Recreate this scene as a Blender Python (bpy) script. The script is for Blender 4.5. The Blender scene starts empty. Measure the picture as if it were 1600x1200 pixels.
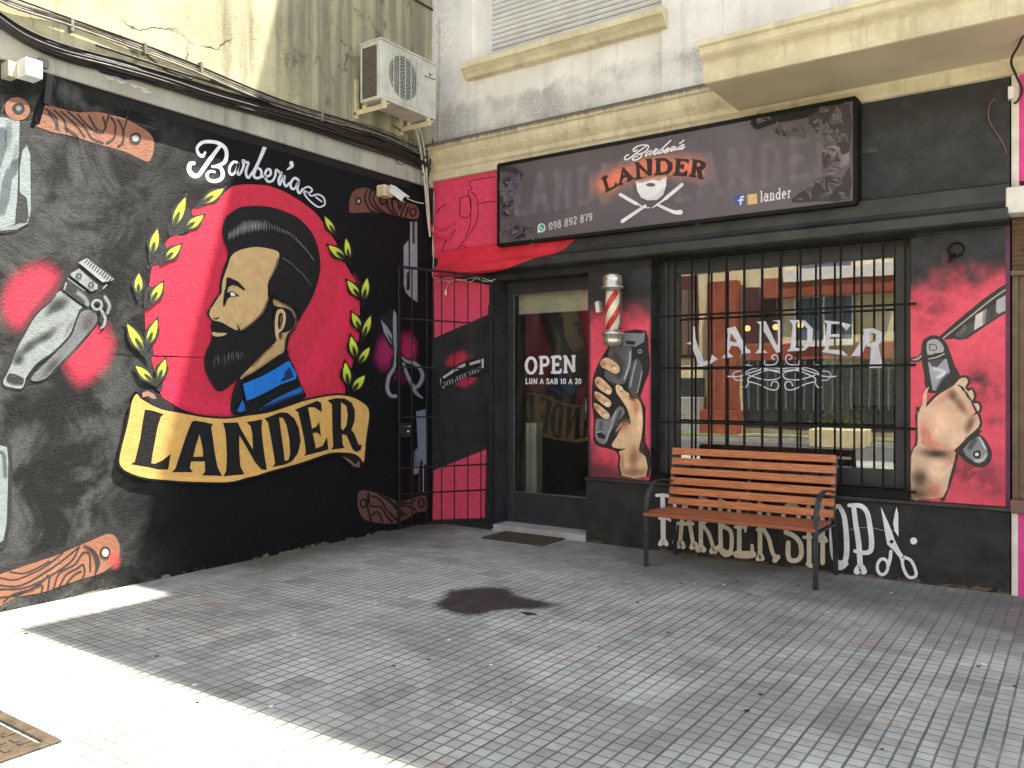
import bpy, bmesh, math, random
from mathutils import Vector, noise, geometry
random.seed(7)
S = bpy.context.scene
COL = S.collection
R = math.radians

# ------------------------------------------------------------------ camera
FPX, CX, CY, HC = 1290.0, 800.0, 602.0, 1.45
CAM = Vector((5.6956, -6.6841, HC)); YAW = R(34.9)
FW = Vector((-math.sin(YAW), math.cos(YAW), 0)); RT = Vector((math.cos(YAW), math.sin(YAW), 0))
cd = bpy.data.cameras.new('camera'); cam = bpy.data.objects.new('camera', cd); COL.objects.link(cam)
cam.location = CAM; cam.rotation_euler = (R(90), 0, YAW)
cd.sensor_width = 36; cd.lens = FPX / 1600 * 36; cd.shift_y = 2 / 1600; cd.clip_start = .05; cd.clip_end = 2000
S.camera = cam
# ------------------------------------------------------------------ light
SUN = Vector((0.23, 0.278, 1.0)).normalized()
w = bpy.data.worlds.new('World'); S.world = w; w.use_nodes = True
nt = w.node_tree; bg = nt.nodes['Background']
sky = nt.nodes.new('ShaderNodeTexSky'); sky.sky_type = 'NISHITA'; sky.sun_disc = False
sky.sun_elevation = math.asin(SUN.z); sky.sun_rotation = math.atan2(SUN.x, SUN.y)
hs = nt.nodes.new('ShaderNodeHueSaturation'); hs.inputs['Saturation'].default_value = .62      # the photo's white balance
nt.links.new(sky.outputs[0], hs.inputs['Color']); nt.links.new(hs.outputs[0], bg.inputs[0]); bg.inputs[1].default_value = 0.115
sd = bpy.data.lights.new('sun', 'SUN'); sd.energy = 5.0; sd.angle = R(0.5); sd.color = (1.0, .95, .86)
so = bpy.data.objects.new('sun', sd); COL.objects.link(so); so.location = (8, 8, 30)
so.rotation_euler = SUN.to_track_quat('Z', 'Y').to_euler()
S.view_settings.view_transform = 'Standard'; S.view_settings.look = 'None'
S.view_settings.exposure = 1.95; S.view_settings.gamma = 1
S.cycles.max_bounces = 10; S.cycles.diffuse_bounces = 5; S.cycles.transparent_max_bounces = 48
S.cycles.sample_clamp_indirect = 6

# ------------------------------------------------------------------ from a sketch point to a point on a real surface
def ray(px, py): return FW + RT * ((px - CX) / FPX) + Vector((0, 0, -(py - CY) / FPX))
def F(px, py, y=0.0):
    r = ray(px, py); return CAM + r * ((y - CAM.y) / r.y)
def L(px, py, x=0.0):
    r = ray(px, py); return CAM + r * ((x - CAM.x) / r.x)
def G(px, py, z=0.0):
    r = ray(px, py); return CAM + r * ((z - CAM.z) / r.z)
def PL(px, py, p0, n):
    r = ray(px, py); return CAM + r * ((p0 - CAM).dot(n) / r.dot(n))

# ------------------------------------------------------------------ materials
def s2l(c): c /= 255.0; return c / 12.92 if c <= .04045 else ((c + .055) / 1.055) ** 2.4
def C(r, g, b, k=1.0): return (min(s2l(r) * k, .9), min(s2l(g) * k, .9), min(s2l(b) * k, .9), 1)
class N:
    def __init__(s, name):
        s.m = bpy.data.materials.new(name); s.m.use_nodes = True; s.t = s.m.node_tree
        s.b = s.t.nodes['Principled BSDF']; s.out = s.t.nodes['Material Output']; s._pos = None
    def n(s, kind, **kw):
        nd = s.t.nodes.new(kind)
        for k, v in kw.items(): setattr(nd, k, v)
        return nd
    def lk(s, a, b): s.t.links.new(a, b)
    def pos(s):
        if s._pos is None: s._pos = s.n('ShaderNodeNewGeometry').outputs['Position']
        return s._pos
    def put(s, sock, v):
        if isinstance(v, (int, float)): sock.default_value = v
        elif isinstance(v, tuple): sock.default_value = v
        else: s.lk(v, sock)
    def scaled(s, sc):
        mp = s.n('ShaderNodeMapping'); s.lk(s.pos(), mp.inputs[0]); mp.inputs['Scale'].default_value = sc; return mp.outputs[0]
    def noise(s, sc, detail=4, rough=.6, scale=(1, 1, 1), dist=0):
        nd = s.n('ShaderNodeTexNoise'); s.lk(s.scaled(scale), nd.inputs['Vector'])
        nd.inputs['Scale'].default_value = sc; nd.inputs['Detail'].default_value = detail
        nd.inputs['Roughness'].default_value = rough; nd.inputs['Distortion'].default_value = dist
        return nd.outputs['Fac']
    def rng(s, v, a, b, c=0.0, d=1.0, smooth=True):
        nd = s.n('ShaderNodeMapRange'); nd.interpolation_type = 'SMOOTHSTEP' if smooth else 'LINEAR'
        s.put(nd.inputs[0], v); nd.inputs[1].default_value = a; nd.inputs[2].default_value = b
        nd.inputs[3].default_value = c; nd.inputs[4].default_value = d; return nd.outputs[0]
    def math(s, op, a, b=0.0, c=None):
        nd = s.n('ShaderNodeMath', operation=op); s.put(nd.inputs[0], a); s.put(nd.inputs[1], b)
        if c is not None: s.put(nd.inputs[2], c)
        return nd.outputs[0]
    def mix(s, f, a, b, mode='MIX'):
        nd = s.n('ShaderNodeMix', data_type='RGBA', blend_type=mode)
        s.put(nd.inputs[0], f); s.put(nd.inputs[6], a); s.put(nd.inputs[7], b); return nd.outputs[2]
    def xyz(s):
        nd = s.n('ShaderNodeSeparateXYZ'); s.lk(s.pos(), nd.inputs[0]); return nd.outputs
    def bump(s, h, strength=.4, dist=.004, normal=None):
        nd = s.n('ShaderNodeBump'); s.put(nd.inputs['Height'], h)
        nd.inputs['Strength'].default_value = strength; nd.inputs['Distance'].default_value = dist
        if normal is not None: s.lk(normal, nd.inputs['Normal'])
        s.lk(nd.outputs[0], s.b.inputs['Normal']); return nd.outputs[0]
    def base(s, v): s.put(s.b.inputs['Base Color'], v)
    def rough(s, v): s.put(s.b.inputs['Roughness'], v)
    def spec(s, v): s.b.inputs['Specular IOR Level'].default_value = v

def simple(name, col, rough=.5, metal=0.0, var=.12, nsc=9, bump=0.0, bsc=60, spec=.5, emit=None):
    n = N(name); d = tuple(c * (1 - var * 1.6) for c in col[:3]) + (1,); h = tuple(min(1, c * (1 + var)) for c in col[:3]) + (1,)
    n.base(n.mix(n.rng(n.noise(nsc, 5), .3, .7), d, h)); n.b.inputs['Metallic'].default_value = metal
    n.rough(n.rng(n.noise(nsc * 2.3, 3), .25, .75, max(0, rough - .1), min(1, rough + .1))); n.spec(spec)
    if bump: n.bump(n.noise(bsc, 4), bump, .003)
    if emit: n.b.inputs['Emission Color'].default_value = emit[0]; n.b.inputs['Emission Strength'].default_value = emit[1]
    return n.m

def stucco_height(n):      # coarse sprayed render; one recipe shared by the wall and by the paint on it
    a = n.noise(55, 5, .65); b = n.noise(150, 3, .6); c = n.noise(9, 3, .5)
    return n.math('ADD', n.math('ADD', a, n.math('MULTIPLY', b, .8)), n.math('MULTIPLY', c, .5))

def mat_paint(name, soft=False, strength=.8, dist=.009, fine=False):
    n = N(name); at = n.n('ShaderNodeVertexColor', layer_name='Col')
    dirt = n.rng(n.noise(14, 6, .7), .35, .7, .86, 1.06)
    cc = n.n('ShaderNodeCombineColor'); 
    for k in range(3): n.lk(dirt, cc.inputs[k])
    n.base(n.mix(1.0, at.outputs[0], cc.outputs[0], 'MULTIPLY'))
    n.rough(n.rng(n.noise(30, 3), .3, .7, .5, .68)); n.spec(.35)
    n.bump(n.noise(90, 3) if fine else stucco_height(n), strength, dist)
    if soft:
        g = n.noise(170, 3, .7)           # sprayed speckle at the fading rim
        al = n.math('ADD', at.outputs[1], n.math('MULTIPLY', n.math('SUBTRACT', g, .5), n.math('MULTIPLY', n.math('MULTIPLY', at.outputs[1], n.math('SUBTRACT', 1.0, at.outputs[1])), 2.2)))
        al = n.math('MINIMUM', n.math('MAXIMUM', al, 0.0), 1.0)
        # light crosses a thin coat twice, in and out: cover is set so that the coat below shows through by 1 - al in all
        cov = n.math('SUBTRACT', 1.0, n.math('SQRT', n.math('SUBTRACT', 1.0, al)))
        k = n.math('DIVIDE', al, n.math('MAXIMUM', cov, .002)); kc = n.n('ShaderNodeCombineColor')
        for i in range(3): n.lk(k, kc.inputs[i])
        mx = n.mix(1.0, n.mix(1.0, at.outputs[0], cc.outputs[0], 'MULTIPLY'), kc.outputs[0], 'MULTIPLY'); n.base(mx)
        n.put(n.b.inputs['Alpha'], cov)
    return n.m

def mat_black_wall():
    n = N('black_mural_wall'); x, y, z = n.xyz()
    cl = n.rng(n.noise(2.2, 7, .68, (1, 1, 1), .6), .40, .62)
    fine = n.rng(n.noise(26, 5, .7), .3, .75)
    left = n.rng(n.math('ADD', y, n.math('MULTIPLY', n.noise(1.1, 4), 1.4)), -1.9, -3.0)     # sunlight painted in as lighter grey at the street end, with overspray clouds
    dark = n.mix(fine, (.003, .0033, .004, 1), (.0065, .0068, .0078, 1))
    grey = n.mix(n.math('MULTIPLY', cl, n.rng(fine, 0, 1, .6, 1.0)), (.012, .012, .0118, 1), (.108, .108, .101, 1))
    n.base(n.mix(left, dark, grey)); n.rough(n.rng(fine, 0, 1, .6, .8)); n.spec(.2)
    n.bump(stucco_height(n), .95, .012); return n.m

def mat_old_plaster(name, c1, c2, dirt, streak, crack=0.0, bump=.4, side=False, grime=None):
    n = N(name); x, y, z = n.xyz()
    col = n.mix(n.rng(n.noise(1.7, 6, .65), .35, .68), c1, c2)
    col = n.mix(n.math('MULTIPLY', n.rng(n.noise(2.6, 5, .7, (2.2, 2.2, .16)), .5, .72), streak), col, dirt)
    col = n.mix(n.math('MULTIPLY', n.rng(n.noise(38, 6, .75), .52, .72), .35), col, dirt)
    if grime is not None:        # soot held on the drip ledge above z, ragged upper edge
        zz = n.math('SUBTRACT', z, n.math('MULTIPLY', n.noise(3.5, 6, .75), .42))
        g = n.math('MULTIPLY', n.rng(zz, grime - .12, grime - .24), n.rng(n.noise(50, 5, .85), .36, .5))
        g2 = n.math('MULTIPLY', n.rng(n.math('ADD', x, n.math('MULTIPLY', n.noise(2.5, 5, .7), .9)), 1.05, .45), n.rng(n.noise(45, 5, .8, (1, 1, .5)), .42, .66))
        col = n.mix(n.math('MULTIPLY', n.math('MAXIMUM', g, n.math('MULTIPLY', g2, .75)), n.math('MAXIMUM', n.rng(n.noise(1.6, 4, .6), .38, .62, .12, .58), n.rng(x, .9, .4, 0, .55))), col, (.13, .125, .115, 1))
    if side:        # run-off grime plus painted-in shade on the half nearest the corner, cleaner vertical runs
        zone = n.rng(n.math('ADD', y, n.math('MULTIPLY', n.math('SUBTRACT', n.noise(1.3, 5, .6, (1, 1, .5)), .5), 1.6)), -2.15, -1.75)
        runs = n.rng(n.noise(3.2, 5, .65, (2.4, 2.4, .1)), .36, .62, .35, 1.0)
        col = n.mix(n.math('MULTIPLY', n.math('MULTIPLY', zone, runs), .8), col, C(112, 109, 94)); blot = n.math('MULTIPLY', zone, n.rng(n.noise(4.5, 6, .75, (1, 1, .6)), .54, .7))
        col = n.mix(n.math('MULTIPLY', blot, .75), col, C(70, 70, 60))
    h = n.math('ADD', n.noise(70, 5, .7), n.math('MULTIPLY', n.noise(8, 3), .6))
    if crack:
        v = n.n('ShaderNodeTexVoronoi', feature='DISTANCE_TO_EDGE')
        mp = n.n('ShaderNodeVectorMath', operation='ADD'); n.lk(n.scaled((1, 1, .8)), mp.inputs[0])
        nz = n.n('ShaderNodeTexNoise'); n.lk(n.pos(), nz.inputs['Vector']); nz.inputs['Scale'].default_value = 2.2; nz.inputs['Detail'].default_value = 6
        sc = n.n('ShaderNodeVectorMath', operation='SCALE'); n.lk(nz.outputs['Color'], sc.inputs[0]); sc.inputs['Scale'].default_value = .7
        n.lk(sc.outputs[0], mp.inputs[1]); n.lk(mp.outputs[0], v.inputs['Vector']); v.inputs['Scale'].default_value = .85
        cr = n.math('MULTIPLY', n.rng(v.outputs['Distance'], .012, .003), n.rng(n.noise(1.3, 3), .45, .6))
        col = n.mix(n.math('MULTIPLY', cr, crack), col, (.10, .09, .06, 1)); h = n.math('SUBTRACT', h, n.math('MULTIPLY', cr, 1.2))
    n.base(col); n.rough(.85); n.spec(.25); n.bump(h, bump, .006); return n.m

def mat_cornice(grime=True):
    n = N('cornice_plaster'); x, y, z = n.xyz()
    col = n.mix(n.rng(n.noise(3, 6, .7), .3, .7), C(194, 182, 150), C(224, 211, 178))
    col = n.mix(n.math('MULTIPLY', n.rng(n.noise(7, 5, .7, (1, 1, .12)), .52, .7), .35), col, C(120, 105, 76))
    top = n.math('ADD', z, n.math('MULTIPLY', n.noise(30, 5, .8, (1, 1, .4)), .07))
    if grime: col = n.mix(n.math('MULTIPLY', n.rng(top, 3.925, 3.975), .85), col, (.045, .042, .036, 1))
    n.base(col); n.rough(.8); n.spec(.25); n.bump(n.noise(60, 4), .25, .004); return n.m

def mat_pavement():
    n = N('pavement_tiles'); x, y, z = n.xyz(); P = .0685
    def groove(v, period, wdt, off=0.0):
        f = n.math('FRACT', n.math('DIVIDE', n.math('ADD', v, 100 * period + off), period))
        return n.rng(n.math('MULTIPLY', n.math('ABSOLUTE', n.math('SUBTRACT', f, .5)), 2.0), 1 - wdt, 1 - wdt * .35)
    wob = n.math('MULTIPLY', n.math('SUBTRACT', n.noise(1.2, 2), .5), .012)
    xx = n.math('ADD', x, wob); yy = n.math('ADD', y, wob)
    gx = groove(xx, P, .2); gy = groove(yy, P, .15)
    tx = groove(xx, 3 * P, .075, .0); ty = groove(yy, 3 * P, .05, .0)
    # per-tile tone
    def cell(v, p): return n.math('FLOOR', n.math('DIVIDE', n.math('ADD', v, 100 * p), p))
    cb = n.n('ShaderNodeCombineXYZ'); n.lk(cell(xx, 3 * P), cb.inputs[0]); n.lk(cell(yy, 3 * P), cb.inputs[1])
    wn = n.n('ShaderNodeTexWhiteNoise', noise_dimensions='2D'); n.lk(cb.outputs[0], wn.inputs['Vector'])
    cb2 = n.n('ShaderNodeCombineXYZ'); n.lk(cell(xx, P), cb2.inputs[0]); n.lk(cell(yy, P), cb2.inputs[1])
    wn2 = n.n('ShaderNodeTexWhiteNoise', noise_dimensions='2D'); n.lk(cb2.outputs[0], wn2.inputs['Vector'])
    tone = n.math('ADD', n.math('MULTIPLY', n.rng(n.noise(1.1, 6, .7), .3, .7), .42), n.math('ADD', n.math('MULTIPLY', wn.outputs[0], .36), n.math('MULTIPLY', wn2.outputs[0], .22)))
    col = n.mix(tone, C(130, 132, 126), C(196, 199, 190))
    chip = n.math('MULTIPLY', n.rng(n.noise(16, 5, .8), .62, .7), n.math('MAXIMUM', n.rng(gx, .02, .4), n.rng(gy, .02, .4))); col = n.mix(n.math('MULTIPLY', chip, .7), col, C(84, 80, 74))
    new = n.rng(wn.outputs[0], .06, .05); col = n.mix(n.math('MULTIPLY', new, .14), col, C(84, 86, 84))
    rare = n.rng(wn.outputs[0], .93, .95)
    col = n.mix(n.math('MULTIPLY', rare, n.rng(n.noise(5, 3), .45, .6, 0, .6)), col, C(158, 140, 128))
    col = n.mix(n.rng(n.noise(9, 6, .75), .5, .78, 0, .55), col, C(92, 90, 86))
    col = n.mix(n.rng(n.noise(75, 5, .8), .6, .74, 0, .35), col, C(60, 58, 56))
    path = n.rng(n.noise(.55, 5, .65, (1, 1.4, 1), .8), .47, .64, 0, .42); col = n.mix(path, col, C(98, 96, 93))       # trodden grime
    # moss and damp along the foot of the mural wall, darker tone at the foot of the shop
    gr = n.math('MULTIPLY', n.rng(n.math('ADD', x, n.math('MULTIPLY', n.noise(4, 4), .5)), 1.0, .35), n.rng(y, -3.1, -2.2))
    col = n.mix(n.math('MULTIPLY', gr, .85), col, C(78, 82, 64))
    gm = n.math('MULTIPLY', n.rng(n.math('ADD', y, n.math('MULTIPLY', n.noise(2.2, 6, .7), .8)), -1.1, -.3), n.rng(x, 1.2, 2.6, .6, 1))
    col = n.mix(n.math('MULTIPLY', gm, .5), col, C(74, 70, 66))
    smooth = n.math('MULTIPLY', n.rng(n.math('ADD', x, n.math('MULTIPLY', n.noise(3, 3), .12)), .52, .44), .9)   # plain screed strip beside the mural wall
    g = n.math('MAXIMUM', n.math('MULTIPLY', gx, .9), n.math('MULTIPLY', gy, .85)); g = n.math('MAXIMUM', g, n.math('MULTIPLY', ty, .9))
    g = n.math('MAXIMUM', g, tx)
    patchy = n.rng(n.noise(2.3, 4), .28, .55, .55, 1.0)
    worn = n.rng(n.math('ADD', y, n.math('MULTIPLY', n.noise(.9, 3), 1.4)), -1.6, .2, 1.0, .4)
    g = n.math('MULTIPLY', n.math('MULTIPLY', g, n.math('MULTIPLY', patchy, worn)), n.math('SUBTRACT', 1.0, smooth))
    moss = n.mix(n.rng(n.noise(3, 4), .45, .6), C(70, 68, 66), C(76, 76, 56))
    col = n.mix(n.math('MULTIPLY', g, .88), col, moss)
    n.base(col); n.rough(n.rng(n.noise(20, 3), .3, .7, .62, .85)); n.spec(.35)
    h = n.math('SUBTRACT', n.math('ADD', n.math('ADD', n.math('MULTIPLY', n.noise(60, 5, .7), .3), n.math('MULTIPLY', n.noise(4, 3), 1.2)), n.math('ADD', n.math('MULTIPLY', wn.outputs[0], .25), n.math('MULTIPLY', wn2.outputs[0], .18))), n.math('MULTIPLY', g, 1.0))
    n.bump(h, .6, .006); return n.m

def mat_wood():
    n = N('varnished_slat_wood')
    a = n.noise(5, 6, .65, (1.2, 16, 16), .6); b = n.noise(90, 3, .6, (.6, 6, 6))
    col = n.mix(n.rng(a, .3, .7), C(160, 86, 48), C(208, 130, 80)); col = n.mix(n.rng(b, .5, .72, 0, .5), col, C(112, 56, 30))
    oi = n.n('ShaderNodeAttribute', attribute_name='tone', attribute_type='OBJECT'); 
    col = n.mix(oi.outputs['Fac'], col, C(120, 62, 44), 'MIX')
    n.base(col); n.rough(n.rng(a, .3, .7, .32, .5)); n.bump(b, .15, .002); return n.m

def mat_glass(tint=(.78, .82, .8, 1), k=2.0):
    n = N('shop_glass'); t = n.t
    tr = n.n('ShaderNodeBsdfTransparent'); tr.inputs[0].default_value = tint
    gl = n.n('ShaderNodeBsdfGlossy'); gl.inputs['Roughness'].default_value = 0.0; gl.inputs[0].default_value = (1, 1, 1, 1)
    fr = n.n('ShaderNodeFresnel'); fr.inputs[0].default_value = 1.52
    wv = n.n('ShaderNodeBump'); n.put(wv.inputs['Height'], n.noise(1.6, 2)); wv.inputs['Strength'].default_value = .05; wv.inputs['Distance'].default_value = .01
    n.lk(wv.outputs[0], gl.inputs['Normal'])
    ms = n.n('ShaderNodeMixShader'); n.put(ms.inputs[0], n.math('MINIMUM', n.math('MULTIPLY', fr.outputs[0], k), 1.0))
    n.lk(tr.outputs[0], ms.inputs[1]); n.lk(gl.outputs[0], ms.inputs[2])
    df = n.n('ShaderNodeBsdfDiffuse'); df.inputs[0].default_value = C(200, 200, 192); m2 = n.n('ShaderNodeMixShader')      # wiping smears and dust
    n.put(m2.inputs[0], n.rng(n.noise(3.2, 6, .7, (1, 1, .35), 1.2), .42, .75, .012, .07)); n.lk(ms.outputs[0], m2.inputs[1]); n.lk(df.outputs[0], m2.inputs[2]); n.lk(m2.outputs[0], n.out.inputs[0]); return n.m

M = dict(
    paint=mat_paint('wall_paint'), spray=mat_paint('spray_paint', True),
    fpaint=mat_paint('facade_paint', False, .3, .004), fspray=mat_paint('facade_spray_paint', True, .3, .004),
    vinyl=mat_paint('printed_vinyl', False, .05, .001, True), vspray=mat_paint('printed_vinyl_glow', True, .05, .001, True),
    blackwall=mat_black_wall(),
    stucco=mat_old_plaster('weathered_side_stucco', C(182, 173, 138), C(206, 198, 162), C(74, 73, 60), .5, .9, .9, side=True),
    ledge=mat_old_plaster('ledge_plaster', C(160, 156, 142), C(180, 177, 164), C(110, 106, 94), .6, 0, .3),
    facade=mat_old_plaster('upper_facade_plaster', C(224, 218, 208), C(242, 237, 228), C(160, 154, 146), .35, 0, .35, grime=4.3),
    cornice=mat_cornice(), sillplaster=mat_cornice(False),
    soffit=simple('soffit_plaster', C(196, 182, 150), .85, var=.07, nsc=2.5, bump=.2),
    black=simple('black_facade_paint', C(44, 44, 46), .62, var=.3, nsc=5, bump=.55, bsc=90),
    plinth=simple('black_plinth_render', C(38, 38, 38), .7, var=.35, nsc=6, bump=.9, bsc=75),
    moulding=simple('black_gloss_moulding', C(46, 47, 47), .45, var=.3, nsc=4, bump=.25, bsc=30),
    redpaint=simple('red_wall_paint', C(206, 52, 78), .6, var=.08, nsc=5, bump=.4, bsc=90),
    redgloss=simple('red_moulding_paint', C(212, 44, 62), .5, var=.12, nsc=6, bump=.25, bsc=40),
    frame=simple('charcoal_metal_frame', C(50, 52, 56), .42, var=.15, nsc=4),
    iron=simple('black_iron', C(13, 13, 14), .6, .0, var=.4, nsc=18, bump=.3, spec=.25),
    bench_iron=simple('bench_iron', C(52, 54, 64), .34, .2, var=.2, nsc=14, bump=.1),
    steel=simple('worn_steel', C(150, 150, 150), .35, .9, var=.2, nsc=20),
    chrome=simple('chrome', C(214, 208, 192), .24, .75, var=.04, nsc=8),
    wood=mat_wood(), glass=mat_glass((.74, .78, .76, 1), 6.0), dglass=mat_glass((.7, .74, .73, 1), 1.5),
    white=simple('white_plastic', C(226, 226, 220), .45, var=.06),
    acwhite=simple('aged_white_sheet_metal', C(196, 194, 180), .55, var=.12, nsc=6),
    acdark=simple('condenser_fins', C(92, 84, 70), .7, var=.2, nsc=40),
    acmid=simple('fan_guard_grey', C(108, 108, 104), .6, var=.08),
    cream=simple('cream_painted_bracket', C(214, 200, 160), .6, var=.12),
    cable=simple('black_cable', C(38, 33, 30), .6, var=.3, nsc=12),
    greycable=simple('grey_cable', C(128, 120, 108), .6, var=.3, nsc=12),
    blue=simple('blue_sheet', C(30, 62, 112), .6, var=.2),
    pipe=simple('beige_pipe', C(190, 182, 160), .5, var=.18, nsc=10),
    shutter=simple('pale_roller_shutter', C(206, 204, 198), .55, var=.07, nsc=5),
    pink=simple('pink_wall_paint', C(216, 66, 142), .6, var=.07, bump=.3), pale=simple('off_white_paint', C(222, 216, 204), .7, var=.08, bump=.3),
    brown=simple('brown_shutter_paint', C(112, 88, 66), .5, var=.15), browndark=simple('brown_door_paint', C(104, 84, 62), .5, var=.18),
    dusk=simple('dusky_sill', C(128, 92, 88), .6, var=.15),
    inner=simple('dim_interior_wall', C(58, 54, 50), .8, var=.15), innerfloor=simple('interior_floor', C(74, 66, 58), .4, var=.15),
    leather=simple('black_leather', C(28, 27, 28), .35, var=.2), lamp=simple('lit_globe', C(255, 190, 110), .4, emit=((1, .50, .14, 1), .75)),
    blind=simple('cream_blind', C(224, 222, 196), .7, var=.05), paper=simple('white_paper', C(226, 228, 222), .7, var=.04),
    mat=simple('brown_coir_mat', C(70, 58, 46), .95, var=.35, nsc=40, bump=1.0, bsc=140),
    marble=simple('grey_marble_step', C(176, 174, 170), .5, var=.15, nsc=5, bump=.15),
    drain=simple('cast_iron_cover', C(76, 64, 50), .6, .2, var=.25, nsc=20, bump=.4),
    asphalt=simple('asphalt', C(78, 78, 78), .85, var=.2, nsc=30, bump=.6), dirt=simple('bare_ground', C(112, 104, 88), .95, var=.25, nsc=3),
    kerb=simple('kerb_stone', C(160, 156, 148), .8, var=.15, bump=.4), grass=simple('dry_grass', C(96, 104, 58), .9, var=.4, nsc=25, bump=1.0, bsc=120),
    terracotta=mat_old_plaster('terracotta_paint', C(140, 72, 52), C(164, 88, 62), C(90, 52, 40), .6), creamwall=mat_old_plaster('cream_house_paint', C(206, 190, 146), C(226, 212, 172), C(140, 122, 90), .6),
    maroon=simple('maroon_paint', C(80, 34, 36), .7), bluegrey=simple('blue_grey_pane', C(92, 102, 112), .3), darkroom=simple('dark_opening', C(40, 42, 38), .6),
    leaf=simple('shrub_leaf', C(74, 96, 48), .7, var=.4, nsc=14), purple=simple('purple_edge', C(92, 40, 74), .6),
    pave=mat_pavement())

def mat_stain():
    n = N('wet_stain'); at = n.n('ShaderNodeVertexColor', layer_name='Col')
    n.base(n.mix(n.rng(n.noise(14, 5, .7), .3, .7), C(46, 43, 40), C(70, 66, 61))); n.rough(n.rng(n.noise(25, 3), .3, .7, .32, .6))
    n.bump(n.noise(60, 4), .3, .004)
    n.put(n.b.inputs['Alpha'], n.math('MULTIPLY', n.rng(n.math('ADD', at.outputs[1], n.math('MULTIPLY', n.noise(20, 6, .8), .8)), .45, 1.15), .82)); return n.m
M['stain'] = mat_stain()

def mat_pole():
    n = N('striped_pole'); tc = n.n('ShaderNodeTexCoord'); sp = n.n('ShaderNodeSeparateXYZ'); n.lk(tc.outputs['Object'], sp.inputs[0])
    ang = n.math('DIVIDE', n.math('ARCTAN2', sp.outputs[1], sp.outputs[0]), 2 * math.pi)
    f = n.math('FRACT', n.math('ADD', n.math('MULTIPLY', ang, 3.0), n.math('ADD', n.math('MULTIPLY', sp.outputs[2], -5.2), 20.0)))
    n.base(n.mix(n.rng(f, .47, .49, smooth=False), C(196, 52, 40), C(224, 214, 194))); n.rough(.25)
    n.b.inputs['Coat Weight'].default_value = .5; return n.m
M['pole'] = mat_pole()

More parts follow.
